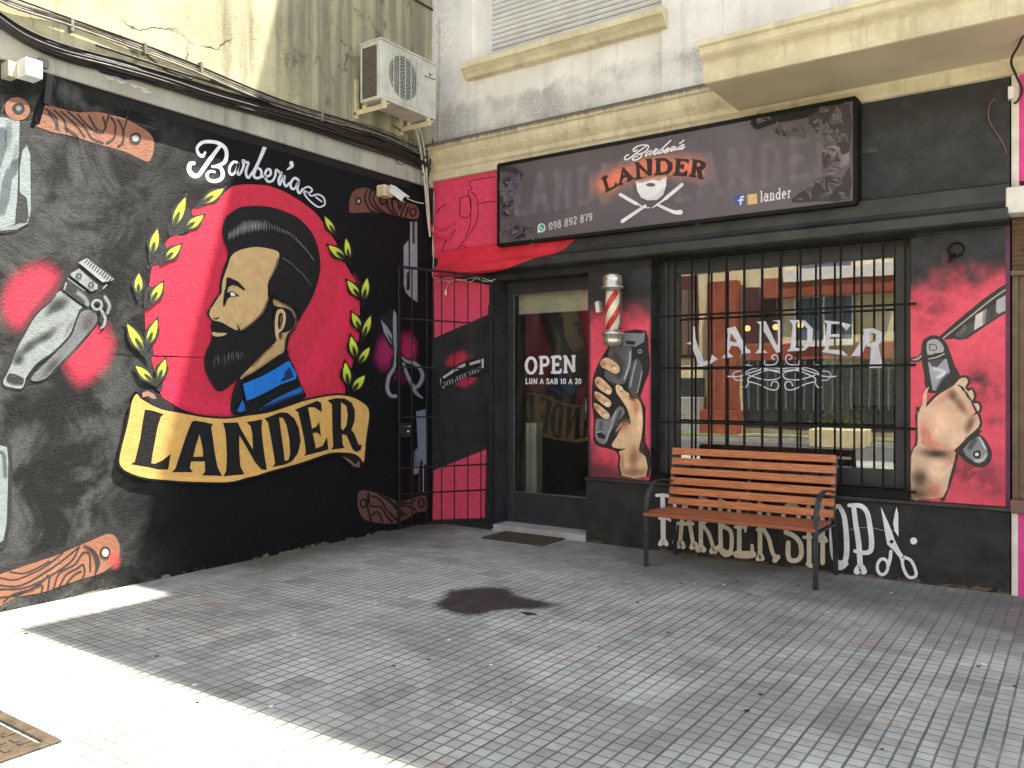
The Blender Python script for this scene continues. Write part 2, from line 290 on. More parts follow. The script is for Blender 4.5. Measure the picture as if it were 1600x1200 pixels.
# ------------------------------------------------------------------ mesh building
class MB:
    def __init__(s): s.v = []; s.f = []; s.mi = []; s.sm = []
    def add(s, vs, fs, mi=0, smooth=False):
        o = len(s.v); s.v += [Vector(v) for v in vs]
        for f in fs: s.f.append([i + o for i in f]); s.mi.append(mi); s.sm.append(smooth)
        return s
    def box(s, x0, x1, y0, y1, z0, z1, mi=0):
        v = [(x, y, z) for x in (x0, x1) for y in (y0, y1) for z in (z0, z1)]
        return s.add(v, [(0, 1, 3, 2), (4, 6, 7, 5), (0, 4, 5, 1), (2, 3, 7, 6), (0, 2, 6, 4), (1, 5, 7, 3)], mi)
    def obox(s, c, ax, ay, az, mi=0):      # oriented box: centre and three half axes
        c, ax, ay, az = map(Vector, (c, ax, ay, az))
        v = [c + ax * i + ay * j + az * k for i in (-1, 1) for j in (-1, 1) for k in (-1, 1)]
        return s.add(v, [(0, 1, 3, 2), (4, 6, 7, 5), (0, 4, 5, 1), (2, 3, 7, 6), (0, 2, 6, 4), (1, 5, 7, 3)], mi)
    def tube(s, pts, r, n=8, mi=0, cap=True, rr=None):
        pts = [Vector(p) for p in pts]; rings = []; prev = None
        for i, p in enumerate(pts):
            d = (pts[min(i + 1, len(pts) - 1)] - pts[max(i - 1, 0)]).normalized()
            if prev is None:
                a = d.orthogonal().normalized()
            else:
                a = (prev - d * prev.dot(d)).normalized()
            prev = a; b = d.cross(a); q = rr[i] if rr else r
            rings.append([p + (a * math.cos(2 * math.pi * k / n) + b * math.sin(2 * math.pi * k / n)) * q for k in range(n)])
        vs = [v for rg in rings for v in rg]; fs = []
        for i in range(len(rings) - 1):
            for k in range(n):
                fs.append((i * n + k, i * n + (k + 1) % n, (i + 1) * n + (k + 1) % n, (i + 1) * n + k))
        s.add(vs, fs, mi, True)
        if cap:
            s.add(rings[0], [tuple(range(n))[::-1]], mi); s.add(rings[-1], [tuple(range(n))], mi)
        return s
    def lathe(s, prof, c=(0, 0, 0), n=32, mi=0):
        c = Vector(c); vs = [c + Vector((r * math.cos(2 * math.pi * k / n), r * math.sin(2 * math.pi * k / n), z)) for r, z in prof for k in range(n)]
        fs = [(i * n + k, i * n + (k + 1) % n, (i + 1) * n + (k + 1) % n, (i + 1) * n + k) for i in range(len(prof) - 1) for k in range(n)]
        return s.add(vs, fs, mi, True)
    def sweep(s, prof, x0, x1, mi=0, closed=True):   # profile of (y, z), extruded along x
        n = len(prof); vs = [(x0, y, z) for y, z in prof] + [(x1, y, z) for y, z in prof]
        s.add(vs, [(i, (i + 1) % n, n + (i + 1) % n, n + i) for i in range(n if closed else n - 1)], mi)
        if closed: s.add(vs, [tuple(range(n))[::-1], tuple(range(n, 2 * n))], mi)
        return s
    def flatbar(s, pts, side, half_w, half_t, mi=0):  # flat bar along pts; side = width axis
        pts = [Vector(p) for p in pts]; side = Vector(side); vs = []; fs = []
        for i, p in enumerate(pts):
            d = (pts[min(i + 1, len(pts) - 1)] - pts[max(i - 1, 0)]).normalized(); t = d.cross(side).normalized()
            vs += [p + side * half_w + t * half_t, p - side * half_w + t * half_t, p - side * half_w - t * half_t, p + side * half_w - t * half_t]
        for i in range(len(pts) - 1):
            for k in range(4): fs.append((i * 4 + k, i * 4 + (k + 1) % 4, (i + 1) * 4 + (k + 1) % 4, (i + 1) * 4 + k))
        m = len(pts) - 1; fs += [(3, 2, 1, 0), (m * 4, m * 4 + 1, m * 4 + 2, m * 4 + 3)]
        return s.add(vs, fs, mi)
    def ob(s, name, mats, parent=None, bevel=0.0, fix=True):
        me = bpy.data.meshes.new(name); me.from_pydata(s.v, [], s.f)
        for m in (mats if isinstance(mats, (list, tuple)) else [mats]): me.materials.append(M[m] if isinstance(m, str) else m)
        for p, mi, sm in zip(me.polygons, s.mi, s.sm): p.material_index = mi; p.use_smooth = sm
        if fix:
            bm = bmesh.new(); bm.from_mesh(me); bmesh.ops.recalc_face_normals(bm, faces=bm.faces); bm.to_mesh(me); bm.free()
        o = bpy.data.objects.new(name, me); COL.objects.link(o)
        if parent: o.parent = parent
        if bevel:
            b = o.modifiers.new('bevel', 'BEVEL'); b.width = bevel; b.segments = 2; b.limit_method = 'ANGLE'; b.angle_limit = R(35)
        return o

def thing(name, label, cat, group=None, loc=(0, 0, 0)):
    o = bpy.data.objects.new(name, None); COL.objects.link(o); o.empty_display_size = .1
    tag(o, label, cat, group); return o
def tag(o, label, cat=None, group=None, kind=None):
    if label: o['label'] = label
    if cat: o['category'] = cat
    if group: o['group'] = group
    if kind: o['kind'] = kind
    return o

def cr(pts, n=6, closed=False):            # Catmull-Rom through points of any dimension
    P = [Vector(p) for p in pts]; m = len(P)
    if m < 3: return P
    out = []
    for i in range(m if closed else m - 1):
        p0 = P[(i - 1) % m] if closed or i > 0 else P[0]; p1 = P[i]; p2 = P[(i + 1) % m]
        p3 = P[(i + 2) % m] if closed or i + 2 < m else P[-1]
        for k in range(n):
            t = k / n; out.append(.5 * ((2 * p1) + (p2 - p0) * t + (2 * p0 - 5 * p1 + 4 * p2 - p3) * t * t + (3 * p1 - p0 - 3 * p2 + p3) * t ** 3))
    if not closed: out.append(P[-1])
    return out

# ------------------------------------------------------------------ paint lying on a wall (each motif one mesh, a fraction of a millimetre per coat)
class Paint:
    STEP = .00022; BS = 1.0
    def __init__(s, proj, normal, base=.0012, view=(0, 0, 1)):
        s.proj = proj; s.nrm = Vector(normal); s.base = base; s.k = 0; s.v = []; s.c = []; s.f = []; s.mi = []; s.view(*view)
    def view(s, x0, y0, sc): s.V = (x0, y0, sc); return s
    def px(s, p): return Vector((s.V[0] + p[0] / s.V[2], s.V[1] + p[1] / s.V[2]))
    def emit(s, P, faces, cols, soft=False):
        o = len(s.v); off = s.nrm * (s.base + s.k * s.STEP); s.k += 1
        for p in P: s.v.append(s.proj(p[0], p[1]) + off)
        s.c += cols
        for f in faces: s.f.append([i + o for i in f]); s.mi.append(1 if soft else 0)
    def poly(s, pts, col, holes=(), smooth=0, shade=None):
        loops = [[s.px(p) for p in pts]] + [[s.px(p) for p in h] for h in holes]
        if smooth: loops = [cr(l, smooth, True) for l in loops]
        tr = geometry.tessellate_polygon([[Vector((p.x, p.y, 0)) for p in l] for l in loops])
        P = [p for l in loops for p in l]
        s.emit(P, tr, [col] * len(P)); return s
    def _strip(s, pts, w, smooth):
        P = [s.px(p) for p in pts]; W = [x / s.V[2] for x in (w if isinstance(w, (list, tuple)) else [w] * len(pts))]
        Q = [Vector((p.x, p.y, q)) for p, q in zip(P, W)]
        if smooth and len(Q) > 2: Q = cr(Q, smooth)
        out = []
        for i, q in enumerate(Q):
            a = Q[max(i - 1, 0)]; b = Q[min(i + 1, len(Q) - 1)]; d = Vector((b.x - a.x, b.y - a.y))
            d = d.normalized() if d.length > 1e-6 else Vector((1, 0)); out.append((Vector((q.x, q.y)), Vector((-d.y, d.x)), d, max(q.z, .05) / 2))
        return out
    def stroke(s, pts, w, col, smooth=5, cap=True):
        st = s._strip(pts, w, smooth); P = []; f = []
        for p, nn, d, h in st: P += [p + nn * h, p - nn * h]
        for i in range(len(st) - 1): f.append((2 * i, 2 * i + 1, 2 * i + 3, 2 * i + 2))
        if cap:
            for (p, nn, d, h), sg in ((st[0], -1), (st[-1], 1)):
                o = len(P); P.append(p)
                for k in range(9):
                    a = math.pi * k / 8; P.append(p + nn * h * math.cos(a) + d * sg * h * math.sin(a))
                f += [(o, o + k + 1, o + k + 2) for k in range(8)]
        s.emit(P, f, [col] * len(P)); return s
    def softstroke(s, pts, w, col, a=1.0, smooth=5, core=.35):
        st = s._strip(pts, w, smooth); P = []; f = []; cs = []
        offs = [-1, -.75, -core, 0, core, .75, 1]; als = [0, .35, .95, 1, .95, .35, 0]; n = len(offs); m = len(st)
        h0 = st[0][3]; h1 = st[-1][3]
        ext = [(st[0][0] - st[0][2] * h0 * .8, st[0][1], st[0][2], h0 * .6, 0.0)] + [(p, q, d, h, 1.0) for p, q, d, h in st] + [(st[-1][0] + st[-1][2] * h1 * .8, st[-1][1], st[-1][2], h1 * .6, 0.0)]
        for p, q, d, h, e in ext:
            for o, al in zip(offs, als): P.append(p + q * h * o); cs.append(tuple(col[:3]) + (al * a * e,))
        for i in range(len(ext) - 1):
            for k in range(n - 1): f.append((i * n + k, i * n + k + 1, (i + 1) * n + k + 1, (i + 1) * n + k))
        s.emit(P, f, cs, True); return s
    def blob(s, c, rx, ry, col, a=1.0, rot=0.0, core=.45, jag=.10, seed=0):
        c = s.px(c); rx *= s.BS / s.V[2]; ry *= s.BS / s.V[2]; n = 40; rings = 8; P = [c]; cs = [tuple(col[:3]) + (a,)]; f = []
        for j in range(1, rings + 1):
            t = j / rings; al = 1.0 if t < core else max(0, 1 - (t - core) / (1 - core)); al = al * al * (3 - 2 * al)
            for k in range(n):
                th = 2 * math.pi * k / n; q = t * (1 + jag * noise.noise(Vector((math.cos(th) * 1.7 + seed * 3.1, math.sin(th) * 1.7, seed))))
                x, y = rx * q * math.cos(th), ry * q * math.sin(th)
                P.append(c + Vector((x * math.cos(rot) - y * math.sin(rot), x * math.sin(rot) + y * math.cos(rot)))); cs.append(tuple(col[:3]) + (al * a,))
        for k in range(n): f.append((0, 1 + k, 1 + (k + 1) % n))
        for j in range(rings - 1):
            for k in range(n): f.append((1 + j * n + k, 1 + j * n + (k + 1) % n, 1 + (j + 1) * n + (k + 1) % n, 1 + (j + 1) * n + k))
        s.emit(P, f, cs, True); return s
    def ell(s, c, rx, ry, col, rot=0.0, n=24):
        return s.poly([(c[0] + rx * math.cos(2 * math.pi * k / n) * math.cos(rot) - ry * math.sin(2 * math.pi * k / n) * math.sin(rot),
                        c[1] + rx * math.cos(2 * math.pi * k / n) * math.sin(rot) + ry * math.sin(2 * math.pi * k / n) * math.cos(rot)) for k in range(n)], col)
    def ring(s, c, r, w, col, ry=None, rot=0.0):
        ry = ry or r; pts = []
        for k in range(25):
            a = 2 * math.pi * k / 24; x, y = r * math.cos(a), ry * math.sin(a)
            pts.append((c[0] + x * math.cos(rot) - y * math.sin(rot), c[1] + x * math.sin(rot) + y * math.cos(rot)))
        return s.stroke(pts, w, col, 0, False)
    def field(s, fn, pts_fn, nu, nv):      # a fine grid whose colour and cover come from fn(u, v)
        o = len(s.v); off = s.nrm * (s.base + s.k * s.STEP); s.k += 1
        for j in range(nv + 1):
            for i in range(nu + 1):
                p = pts_fn(i / nu, j / nv); s.v.append(p + off); s.c.append(fn(p))
        for j in range(nv):
            for i in range(nu):
                a = o + j * (nu + 1) + i; s.f.append([a, a + 1, a + nu + 2, a + nu + 1]); s.mi.append(1)
        return s
    def ob(s, name, parent, mats=('paint', 'spray'), label=None):
        me = bpy.data.meshes.new(name); me.from_pydata(s.v, [], s.f)
        for m in mats: me.materials.append(M[m])
        for p, mi in zip(me.polygons, s.mi): p.material_index = mi
        at = me.color_attributes.new('Col', 'FLOAT_COLOR', 'POINT'); at.data.foreach_set('color', [x for c in s.c for x in c])
        bm = bmesh.new(); bm.from_mesh(me)
        fl = [f for f in bm.faces if f.normal.dot(s.nrm) < 0]; bmesh.ops.reverse_faces(bm, faces=fl); bm.to_mesh(me); bm.free()
        o = bpy.data.objects.new(name, me); COL.objects.link(o)
        if parent: o.parent = parent
        if label: o['label'] = label
        return o

# slab letters as strokes in a unit em (x right, y up)
def arc(cx, cy, rx, ry, a0, a1, n=14): return [(cx + rx * math.cos(R(a0 + (a1 - a0) * k / n)), cy + ry * math.sin(R(a0 + (a1 - a0) * k / n))) for k in range(n + 1)]
def srf(x, y, h=.13): return [(x - h, y), (x + h, y)]
GLY = {
 'O': (.78, [arc(.39, .5, .30, .45, 0, 360)], []), '0': (.62, [arc(.31, .5, .22, .45, 0, 360)], []),
 'P': (.72, [[(.2, .03), (.2, .97)], [(.2, .95), (.42, .95)] + arc(.42, .72, .2, .23, 90, -90) + [(.2, .49)]], [srf(.2, .03), (srf(.15, .96, .1))]),
 'E': (.72, [[(.2, .04), (.2, .96)], [(.2, .95), (.62, .95)], [(.2, .5), (.48, .5)], [(.2, .05), (.64, .05)]], [[(.62, .95), (.62, .76)], [(.64, .05), (.64, .26)], [(.48, .6), (.48, .4)], srf(.12, .95, .08), srf(.12, .05, .08)]),
 'N': (.86, [[(.18, .04), (.18, .94)], [(.16, .96), (.68, .04)], [(.68, .04), (.68, .96)]], [srf(.18, .04), srf(.14, .96, .1), srf(.68, .96)]),
 'L': (.66, [[(.2, .04), (.2, .96)], [(.2, .05), (.58, .05)]], [srf(.2, .96), [(.58, .05), (.58, .28)], srf(.14, .05, .1)]),
 'U': (.78, [[(.18, .95), (.18, .35)] + arc(.39, .3, .21, .26, 180, 360) + [(.6, .95)]], [srf(.18, .96), srf(.6, .96)]),
 'A': (.8, [[(.12, .04), (.4, .96)], [(.4, .96), (.68, .04)], [(.22, .36), (.58, .36)]], [srf(.12, .04), srf(.68, .04)]),
 'S': (.66, [[(.54, .76)] + arc(.33, .74, .2, .21, 20, 270) + arc(.33, .26, .21, .24, 90, -160)], [[(.55, .95), (.55, .72)], [(.1, .05), (.1, .3)]]),
 'B': (.74, [[(.2, .04), (.2, .96)], [(.2, .95), (.42, .95)] + arc(.42, .74, .18, .21, 90, -90) + [(.2, .53)], [(.2, .53), (.44, .53)] + arc(.44, .29, .21, .24, 90, -90) + [(.2, .05)]], [srf(.12, .95, .08), srf(.12, .05, .08)]),
 'D': (.8, [[(.2, .04), (.2, .96)], [(.2, .95), (.36, .95)] + arc(.36, .5, .3, .45, 90, -90) + [(.2, .05)]], [srf(.12, .95, .08), srf(.12, .05, .08)]),
 'R': (.78, [[(.2, .04), (.2, .96)], [(.2, .95), (.42, .95)] + arc(.42, .73, .19, .22, 90, -90) + [(.2, .51)], [(.4, .5), (.66, .04)]], [srf(.2, .04), srf(.12, .95, .08), srf(.7, .04, .08)]),
 '1': (.5, [[(.27, .04), (.27, .96)], [(.27, .96), (.12, .8)]], [srf(.27, .04, .15)]),
 '2': (.62, [arc(.31, .7, .2, .25, 170, -30) + [(.12, .05)], [(.12, .05), (.54, .05)]], []),
 '8': (.62, [arc(.31, .73, .17, .22, 0, 360), arc(.31, .27, .21, .25, 0, 360)], []),
 '9': (.62, [arc(.31, .68, .2, .26, 0, 360), [(.51, .68), (.48, .3), (.36, .08), (.16, .06)]], []),
 '7': (.6, [[(.1, .95), (.54, .95), (.28, .04)]], [[(.1, .95), (.1, .8)]]),
 'l': (.36, [[(.18, .02), (.18, .98)]], [srf(.18, .03, .12), srf(.12, .96, .08)]),
 'a': (.6, [arc(.27, .25, .18, .22, 0, 360), [(.46, .62), (.46, .03)], [(.14, .6), (.28, .68), (.44, .6)]], [srf(.52, .03, .06)]),
 'n': (.66, [[(.18, .03), (.18, .66)], [(.18, .52), (.28, .64), (.4, .64), (.48, .52), (.48, .03)]], [srf(.18, .03), srf(.48, .03), srf(.12, .65, .06)]),
 'd': (.64, [arc(.28, .32, .19, .29, 0, 360), [(.48, .98), (.48, .03)]], [srf(.54, .03, .06), srf(.42, .97, .07)]),
 'e': (.58, [[(.1, .35), (.47, .35)] + arc(.29, .34, .18, .29, 0, 300)], []),
 'r': (.5, [[(.18, .03), (.18, .66)], [(.18, .48), (.28, .62), (.42, .62)]], [srf(.18, .03), srf(.12, .65, .06)]),
}
def write(p, txt, org, right, up, wt, col, serif=.6, gap=.04, soft=0):
    x = 0.0; org, right, up = Vector(org), Vector(right), Vector(up)
    tr = lambda q: org + right * q[0] + up * q[1]
    for ch in txt:
        if ch == ' ': x += .38; continue
        wd, main, ser = GLY[ch]
        for pl in main: (p.softstroke([tr((x + a, b)) for a, b in pl], wt, col, soft, 0) if soft else p.stroke([tr((x + a, b)) for a, b in pl], wt, col, 0, False))
        if not soft:
            for pl in ser: p.stroke([tr((x + a, b)) for a, b in pl], wt * serif, col, 0, False)
        x += wd + gap
    return x

# ================================================================== THE SETTING
g = MB(); g.add([(-300, -300, -.02), (300, -300, -.02), (300, 300, -.02), (-300, 300, -.02)], [(0, 1, 2, 3)])
tag(g.ob('ground', 'dirt'), None, kind='structure')
g = MB().box(-24, 20, -9.6, .12, -.015, 0.0); tag(g.ob('pavement', 'pave'), None, kind='structure')
g = MB().box(-40, 40, -9.78, -9.6, -.015, .0); tag(g.ob('kerb', 'kerb', bevel=.01), None, kind='structure')
g = MB().box(-40, 40, -13.6, -9.78, -.018, -.004); tag(g.ob('road', 'asphalt'), None, kind='structure')
g = MB().box(-40, 40, -16.2, -13.6, -.016, .1); tag(g.ob('far_pavement', 'kerb'), None, kind='structure')
g = MB().box(-40, 40, -14.7, -13.75, .1, .13); tag(g.ob('far_grass_strip', 'grass'), 'strip of dry grass along the opposite pavement', kind='stuff')
# wet stain in the middle of the paving
P = Paint(lambda a, b: G(a, b), (0, 0, 1), .002)
pts = [(685, 945), (697, 936), (705, 925), (722, 923), (740, 920), (765, 919), (790, 921), (800, 930), (822, 936), (860, 944), (845, 949), (826, 951), (800, 951), (770, 954), (745, 960), (712, 957)]
cen = Vector((752, 939)); n_ = len(pts); ringp = cr(pts, 4, True); Pp = [cen]; cs = [(.05, .05, .05, 1)]; ff = []; m_ = len(ringp)
for t, al in ((.7, 1), (.88, .7), (1.03, .42), (1.2, .18), (1.4, 0)):
    for q in ringp: Pp.append(cen + (q - cen) * t); cs.append((.05, .05, .05, al))
for k in range(m_): ff.append((0, 1 + k, 1 + (k + 1) % m_))
for j in range(4):
    for k in range(m_): ff.append((1 + j * m_ + k, 1 + j * m_ + (k + 1) % m_, 1 + (j + 1) * m_ + (k + 1) % m_, 1 + (j + 1) * m_ + k))
P.emit(Pp, ff, cs, True); P.emit([Vector((812, 956)), Vector((830, 957)), Vector((842, 961)), Vector((822, 962))], [(0, 1, 2, 3)], [(.05, .05, .05, .8)] * 4, True)
tag(P.ob('wet_stain', None, ('stain', 'stain')), None, kind='structure')
# specks of litter and old chewing gum
lt = MB(); rnd = random.Random(3)
for k in range(70):
    x, y = rnd.uniform(.6, 5.6), rnd.uniform(-5.4, -.4); r = rnd.uniform(.004, .013); a0 = rnd.random() * 6
    vs = [(x + r * (1 + .5 * rnd.random()) * math.cos(a0 + i * 1.047), y + r * (1 + .5 * rnd.random()) * math.sin(a0 + i * 1.047), .0025) for i in range(6)]
    lt.add(vs, [tuple(range(6))], 0 if k % 3 == 0 else 1)
tag(lt.ob('litter_specks', ['paper', 'cable'], fix=False), 'scattered specks of paper and gum on the paving', kind='stuff')

# ================================================================== SIDE BUILDING WITH THE MURAL (wall plane x = 0)
SB = thing('side_building', 'two storey side building with the black barber mural and yellowed stucco above', 'building')
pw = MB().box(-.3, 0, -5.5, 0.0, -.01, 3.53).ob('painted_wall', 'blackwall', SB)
lg = MB().box(-.3, .026, -5.5, -.001, 3.53, 3.74); lg.ob('ledge', 'ledge', SB, .008)
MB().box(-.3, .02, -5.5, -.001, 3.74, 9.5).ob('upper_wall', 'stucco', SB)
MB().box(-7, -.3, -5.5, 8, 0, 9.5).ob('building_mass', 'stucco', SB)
PW = lambda: Paint(lambda a, b: L(a, b), (1, 0, 0))
K0 = 1.25
BLK = (.0045, .0048, .0056, 1)
GOUT = (.032, .032, .031, 1)

# --- portrait: red field, laurel leaves, head
p = PW(); RED = C(190, 40, 64, K0)
field = [(352, 300), (364, 291), (385, 288), (407, 289), (422, 291), (445, 300), (467, 313), (490, 330), (504, 347), (526, 381), (543, 419), (555, 439), (561, 460), (562, 480), (562, 499), (561, 525), (556, 550), (549, 575), (540, 605), (536, 622), (500, 640), (400, 652), (330, 650), (304, 646), (285, 640), (268, 630), (254, 621), (249, 609), (242, 582), (235, 555), (227, 512), (227, 480), (229, 460), (233, 446), (238, 414), (248, 394), (259, 379), (269, 366), (282, 348), (297, 331), (312, 320), (337, 314)]
p.poly(field, RED, smooth=3)
for q, w_ in (([(470, 590), (500, 560), (530, 500), (545, 440)], 40), ([(260, 600), (300, 630), (360, 640)], 26)): p.softstroke(q, w_, C(205, 48, 84, K0), .5)
for q in ([(306, 321), (318, 318), (344, 307), (352, 296), (338, 300), (320, 306)], [(262, 352), (286, 322), (300, 331), (298, 346), (283, 362), (266, 371)], [(270, 366), (282, 360), (296, 362), (288, 368)], [(228, 420), (240, 385), (257, 380), (262, 402), (253, 412), (238, 416)], [(224, 475), (228, 448), (240, 452), (240, 474), (228, 484)], [(222, 555), (228, 515), (236, 535), (240, 552), (234, 560)], [(236, 600), (240, 578), (252, 585), (254, 605), (248, 612)]): p.poly(q, GOUT, smooth=2)
def leaf(base, tip, wd, bend=0.0, halo=GOUT):
    b, t = Vector(base), Vector(tip); d = t - b; n = Vector((-d.y, d.x)).normalized(); l = d.length
    def shape(w_, e0, e1):
        pr = [(-e0, 0), (.18, .32), (.42, .5), (.68, .42), (.88, .2), (1 + e1, 0)]
        lft = [b + d * u + n * (w_ * v + bend * l * u * (1 - u)) for u, v in pr]; rgt = [b + d * u + n * (-w_ * v + bend * l * u * (1 - u)) for u, v in pr[1:-1]][::-1]
        return lft + rgt
    p.poly(shape(wd * 1.05 + 9, .34, .17), halo, smooth=3)
    p.poly(shape(wd, 0, 0), C(176, 190, 62, K0), smooth=3)
    p.softstroke([b + d * .0, b + d * .28 + n * bend * l * .2, b + d * .5 + n * bend * l * .25], [wd * 1.15, wd * .95, wd * .4], halo, 1.0, 4)
    p.softstroke([b + d * .66, b + d * .9], [wd * .5, wd * .2], C(208, 220, 66, K0), .7, 3)
for a in [((315, 318), (349, 295), 13), ((270, 355), (289, 309), 14), ((289, 358), (317, 337), 13), ((236, 399), (245, 359), 13), ((257, 407), (281, 383), 13), ((215, 460), (216, 428), 12), ((235, 473), (253, 442), 13), ((224, 551), (198, 507), 14), ((229, 540), (244, 500), 13), ((238, 597), (211, 572), 12), ((246, 594), (257, 562), 12)]: leaf(*a)
for a in [((522, 366), (506, 339), 9), ((544, 407), (539, 373), 9), ((538, 405), (512, 384), 12), ((561, 465), (541, 439), 11), ((566, 470), (572, 435), 11), ((562, 516), (548, 489), 11), ((565, 528), (577, 494), 10), ((554, 560), (546, 526), 12), ((558, 569), (575, 543), 10), ((542, 603), (537, 567), 12), ((548, 611), (567, 587), 12)]: leaf(*a, halo=BLK)
p.ob('painted_laurel_field', pw)

p = PW(); p.base = .012
SK = C(190, 160, 112, K0)
sil = [(347.5, 352), (351, 341), (360, 332.5), (375, 324), (397, 322), (422, 324), (445, 331), (466, 342), (485, 362), (495, 385), (499, 407), (499, 422), (495, 441), (489, 459), (484, 470), (476, 484), (460, 510), (451, 528), (447.5, 545), (448.5, 553), (460, 577), (471, 606), (475, 622), (430, 640), (380, 648), (361, 646), (360, 624), (366, 601), (371, 593), (351, 608), (344, 611), (336, 609.5), (328, 597), (320, 580), (318, 563), (321, 548), (328, 533), (329.5, 519), (328, 508), (330, 502), (324, 495), (322, 488), (326, 482), (334, 468), (341, 458), (342.5, 441), (346, 425), (352, 409), (355, 397), (353.5, 389), (348.5, 377), (346.5, 364)]
p.poly(sil, BLK, smooth=3)
face = [(359, 402), (367, 394), (380, 389), (400, 386), (420, 389), (430, 392), (434.5, 396), (434, 407), (429, 422), (421, 436), (417.5, 443), (417, 459), (417.5, 475), (410, 490), (397, 503), (382, 514), (373, 517), (368, 516), (358, 511), (343, 503), (332, 500.5), (326, 493), (327, 486), (335, 472), (343, 460), (345, 457), (346, 441), (351, 425), (355, 414)]
p.poly(face, SK, smooth=3)
p.blob((400, 420), 22, 26, C(182, 148, 116, K0), .6, core=.2); p.blob((385, 485), 26, 16, C(184, 142, 108, K0), .55, core=.2)
p.softstroke([(419, 470), (411, 489), (397, 504), (381, 516), (372, 519)], 11, BLK, .95)
p.softstroke([(433, 404), (427, 424), (419, 440), (418, 462)], 5, BLK, .8)
p.view(310, 450, 6)
p.poly([(745, 425), (800, 420), (868, 385), (895, 320), (888, 270), (862, 215), (815, 190), (760, 178), (700, 165), (690, 120), (700, 100), (770, 135), (850, 170), (900, 235), (918, 300), (890, 370), (832, 430), (806, 500), (796, 600), (740, 628), (640, 702), (540, 772), (440, 832), (385, 855), (400, 820), (500, 720), (600, 612), (680, 540), (722, 500)], C(176, 146, 100, K0), smooth=2)
p.softstroke([(690, 80), (780, 130), (880, 190), (930, 290)], 70, BLK, .9); p.softstroke([(670, 60), (690, 130), (700, 200)], 60, BLK, .45)
p.softstroke([(905, 280), (890, 370), (835, 440), (815, 520), (805, 610)], 50, BLK, .85)
p.softstroke([(830, 600), (740, 660), (640, 720), (520, 800), (420, 850)], 70, BLK, .9); p.softstroke([(680, 545), (600, 625), (500, 735)], 26, BLK, .7)
p.blob((760, 450), 26, 46, BLK, .85); p.blob((700, 300), 38, 160, BLK, .9)
p.poly([(735, 205), (780, 200), (808, 250), (803, 330), (778, 392), (742, 424), (730, 482), (716, 460), (708, 400), (705, 330), (714, 245)], C(190, 164, 124, K0), smooth=3)
p.stroke([(700, 330), (712, 240), (735, 200), (780, 195), (813, 250), (808, 335), (780, 400), (745, 430)], 9, BLK)
p.poly([(742, 255), (765, 232), (782, 262), (775, 345), (752, 390), (735, 355)], BLK, smooth=3); p.stroke([(768, 260), (760, 300), (768, 340), (755, 370)], 6, C(150, 128, 96, K0))
# mouth, nose, eye, brow
p.poly([(120, 414), (180, 421), (258, 425), (222, 448), (165, 456), (126, 446)], SK, smooth=2)
p.stroke([(128, 282), (150, 290), (172, 284), (185, 270)], [6, 12, 12, 4], BLK); p.softstroke([(105, 190), (110, 240), (130, 270)], 16, C(205, 180, 135, K0), .7)
p.poly([(238, 12), (262, 45), (300, 28), (345, 55), (374, 78), (290, 82), (258, 110), (236, 165), (222, 182), (222, 120), (230, 60)], BLK); p.poly([(288, 42), (318, 42), (338, 74), (292, 74)], C(230, 230, 226, K0))
p.softstroke([(238, 20), (232, 80), (226, 150)], 26, BLK, .6); p.softstroke([(390, 330), (360, 380), (350, 400)], 10, BLK, .8); p.stroke([(348, 340), (365, 375), (372, 405)], [5, 12, 18], BLK)
p.view(310, 310, 8)
p.poly([(338, 990), (372, 990), (480, 1040), (572, 1140), (552, 1152), (470, 1100), (410, 1085), (360, 1110), (335, 1180), (318, 1180), (330, 1080)], BLK)
p.softstroke([(350, 1010), (345, 1100), (335, 1190)], 50, BLK, .6); p.stroke([(395, 1165), (430, 1180)], 8, BLK)
# comb lines in the quiff and the parting
rn = random.Random(2)
arcp = cr([(360, 470), (440, 430), (540, 370), (690, 345), (860, 350), (1000, 400), (1120, 450), (1240, 560), (1330, 660), (1410, 770)], 9)
for i, q in enumerate(arcp):
    u = i / len(arcp); hgt = (60 + 110 * math.sin(min(1, u * 2.3 + .15) * math.pi * .75)) * (1 if u < .45 else .62) * rn.uniform(.7, 1.1)
    gr = int(120 + 70 * math.exp(-((u - .33) / .2) ** 2) + rn.uniform(-25, 25)); dx = 26 * (u - .25)
    p.stroke([(q.x - dx, q.y - hgt / 2), (q.x, q.y), (q.x + dx, q.y + hgt / 2)], [1, 6.5 if u < .5 else 8, 1], C(gr, gr, gr, .9), 3, False) if i % 2 == 0 or u < .42 else None
for i, q in enumerate(cr([(1030, 750), (1110, 800), (1200, 880), (1290, 970), (1370, 1080)], 5)):
    p.stroke([(q.x - 12, q.y - 18), (q.x + 8, q.y + 18)], [2, 6], C(120, 120, 118), 0, False)
p.view(310, 450, 6)
for i in range(26):
    x = 120 + i * 11 + rn.uniform(-4, 4); y0 = 640 - i * 2.2 + rn.uniform(-15, 15); ln = rn.uniform(50, 130); gv = rn.choice((50, 62, 78, 100))
    p.stroke([(x, y0), (x - 4, y0 + ln * .5), (x + 2, y0 + ln)], [1.5, 6, 1.5], C(gv, gv, gv, K0), 3, False)
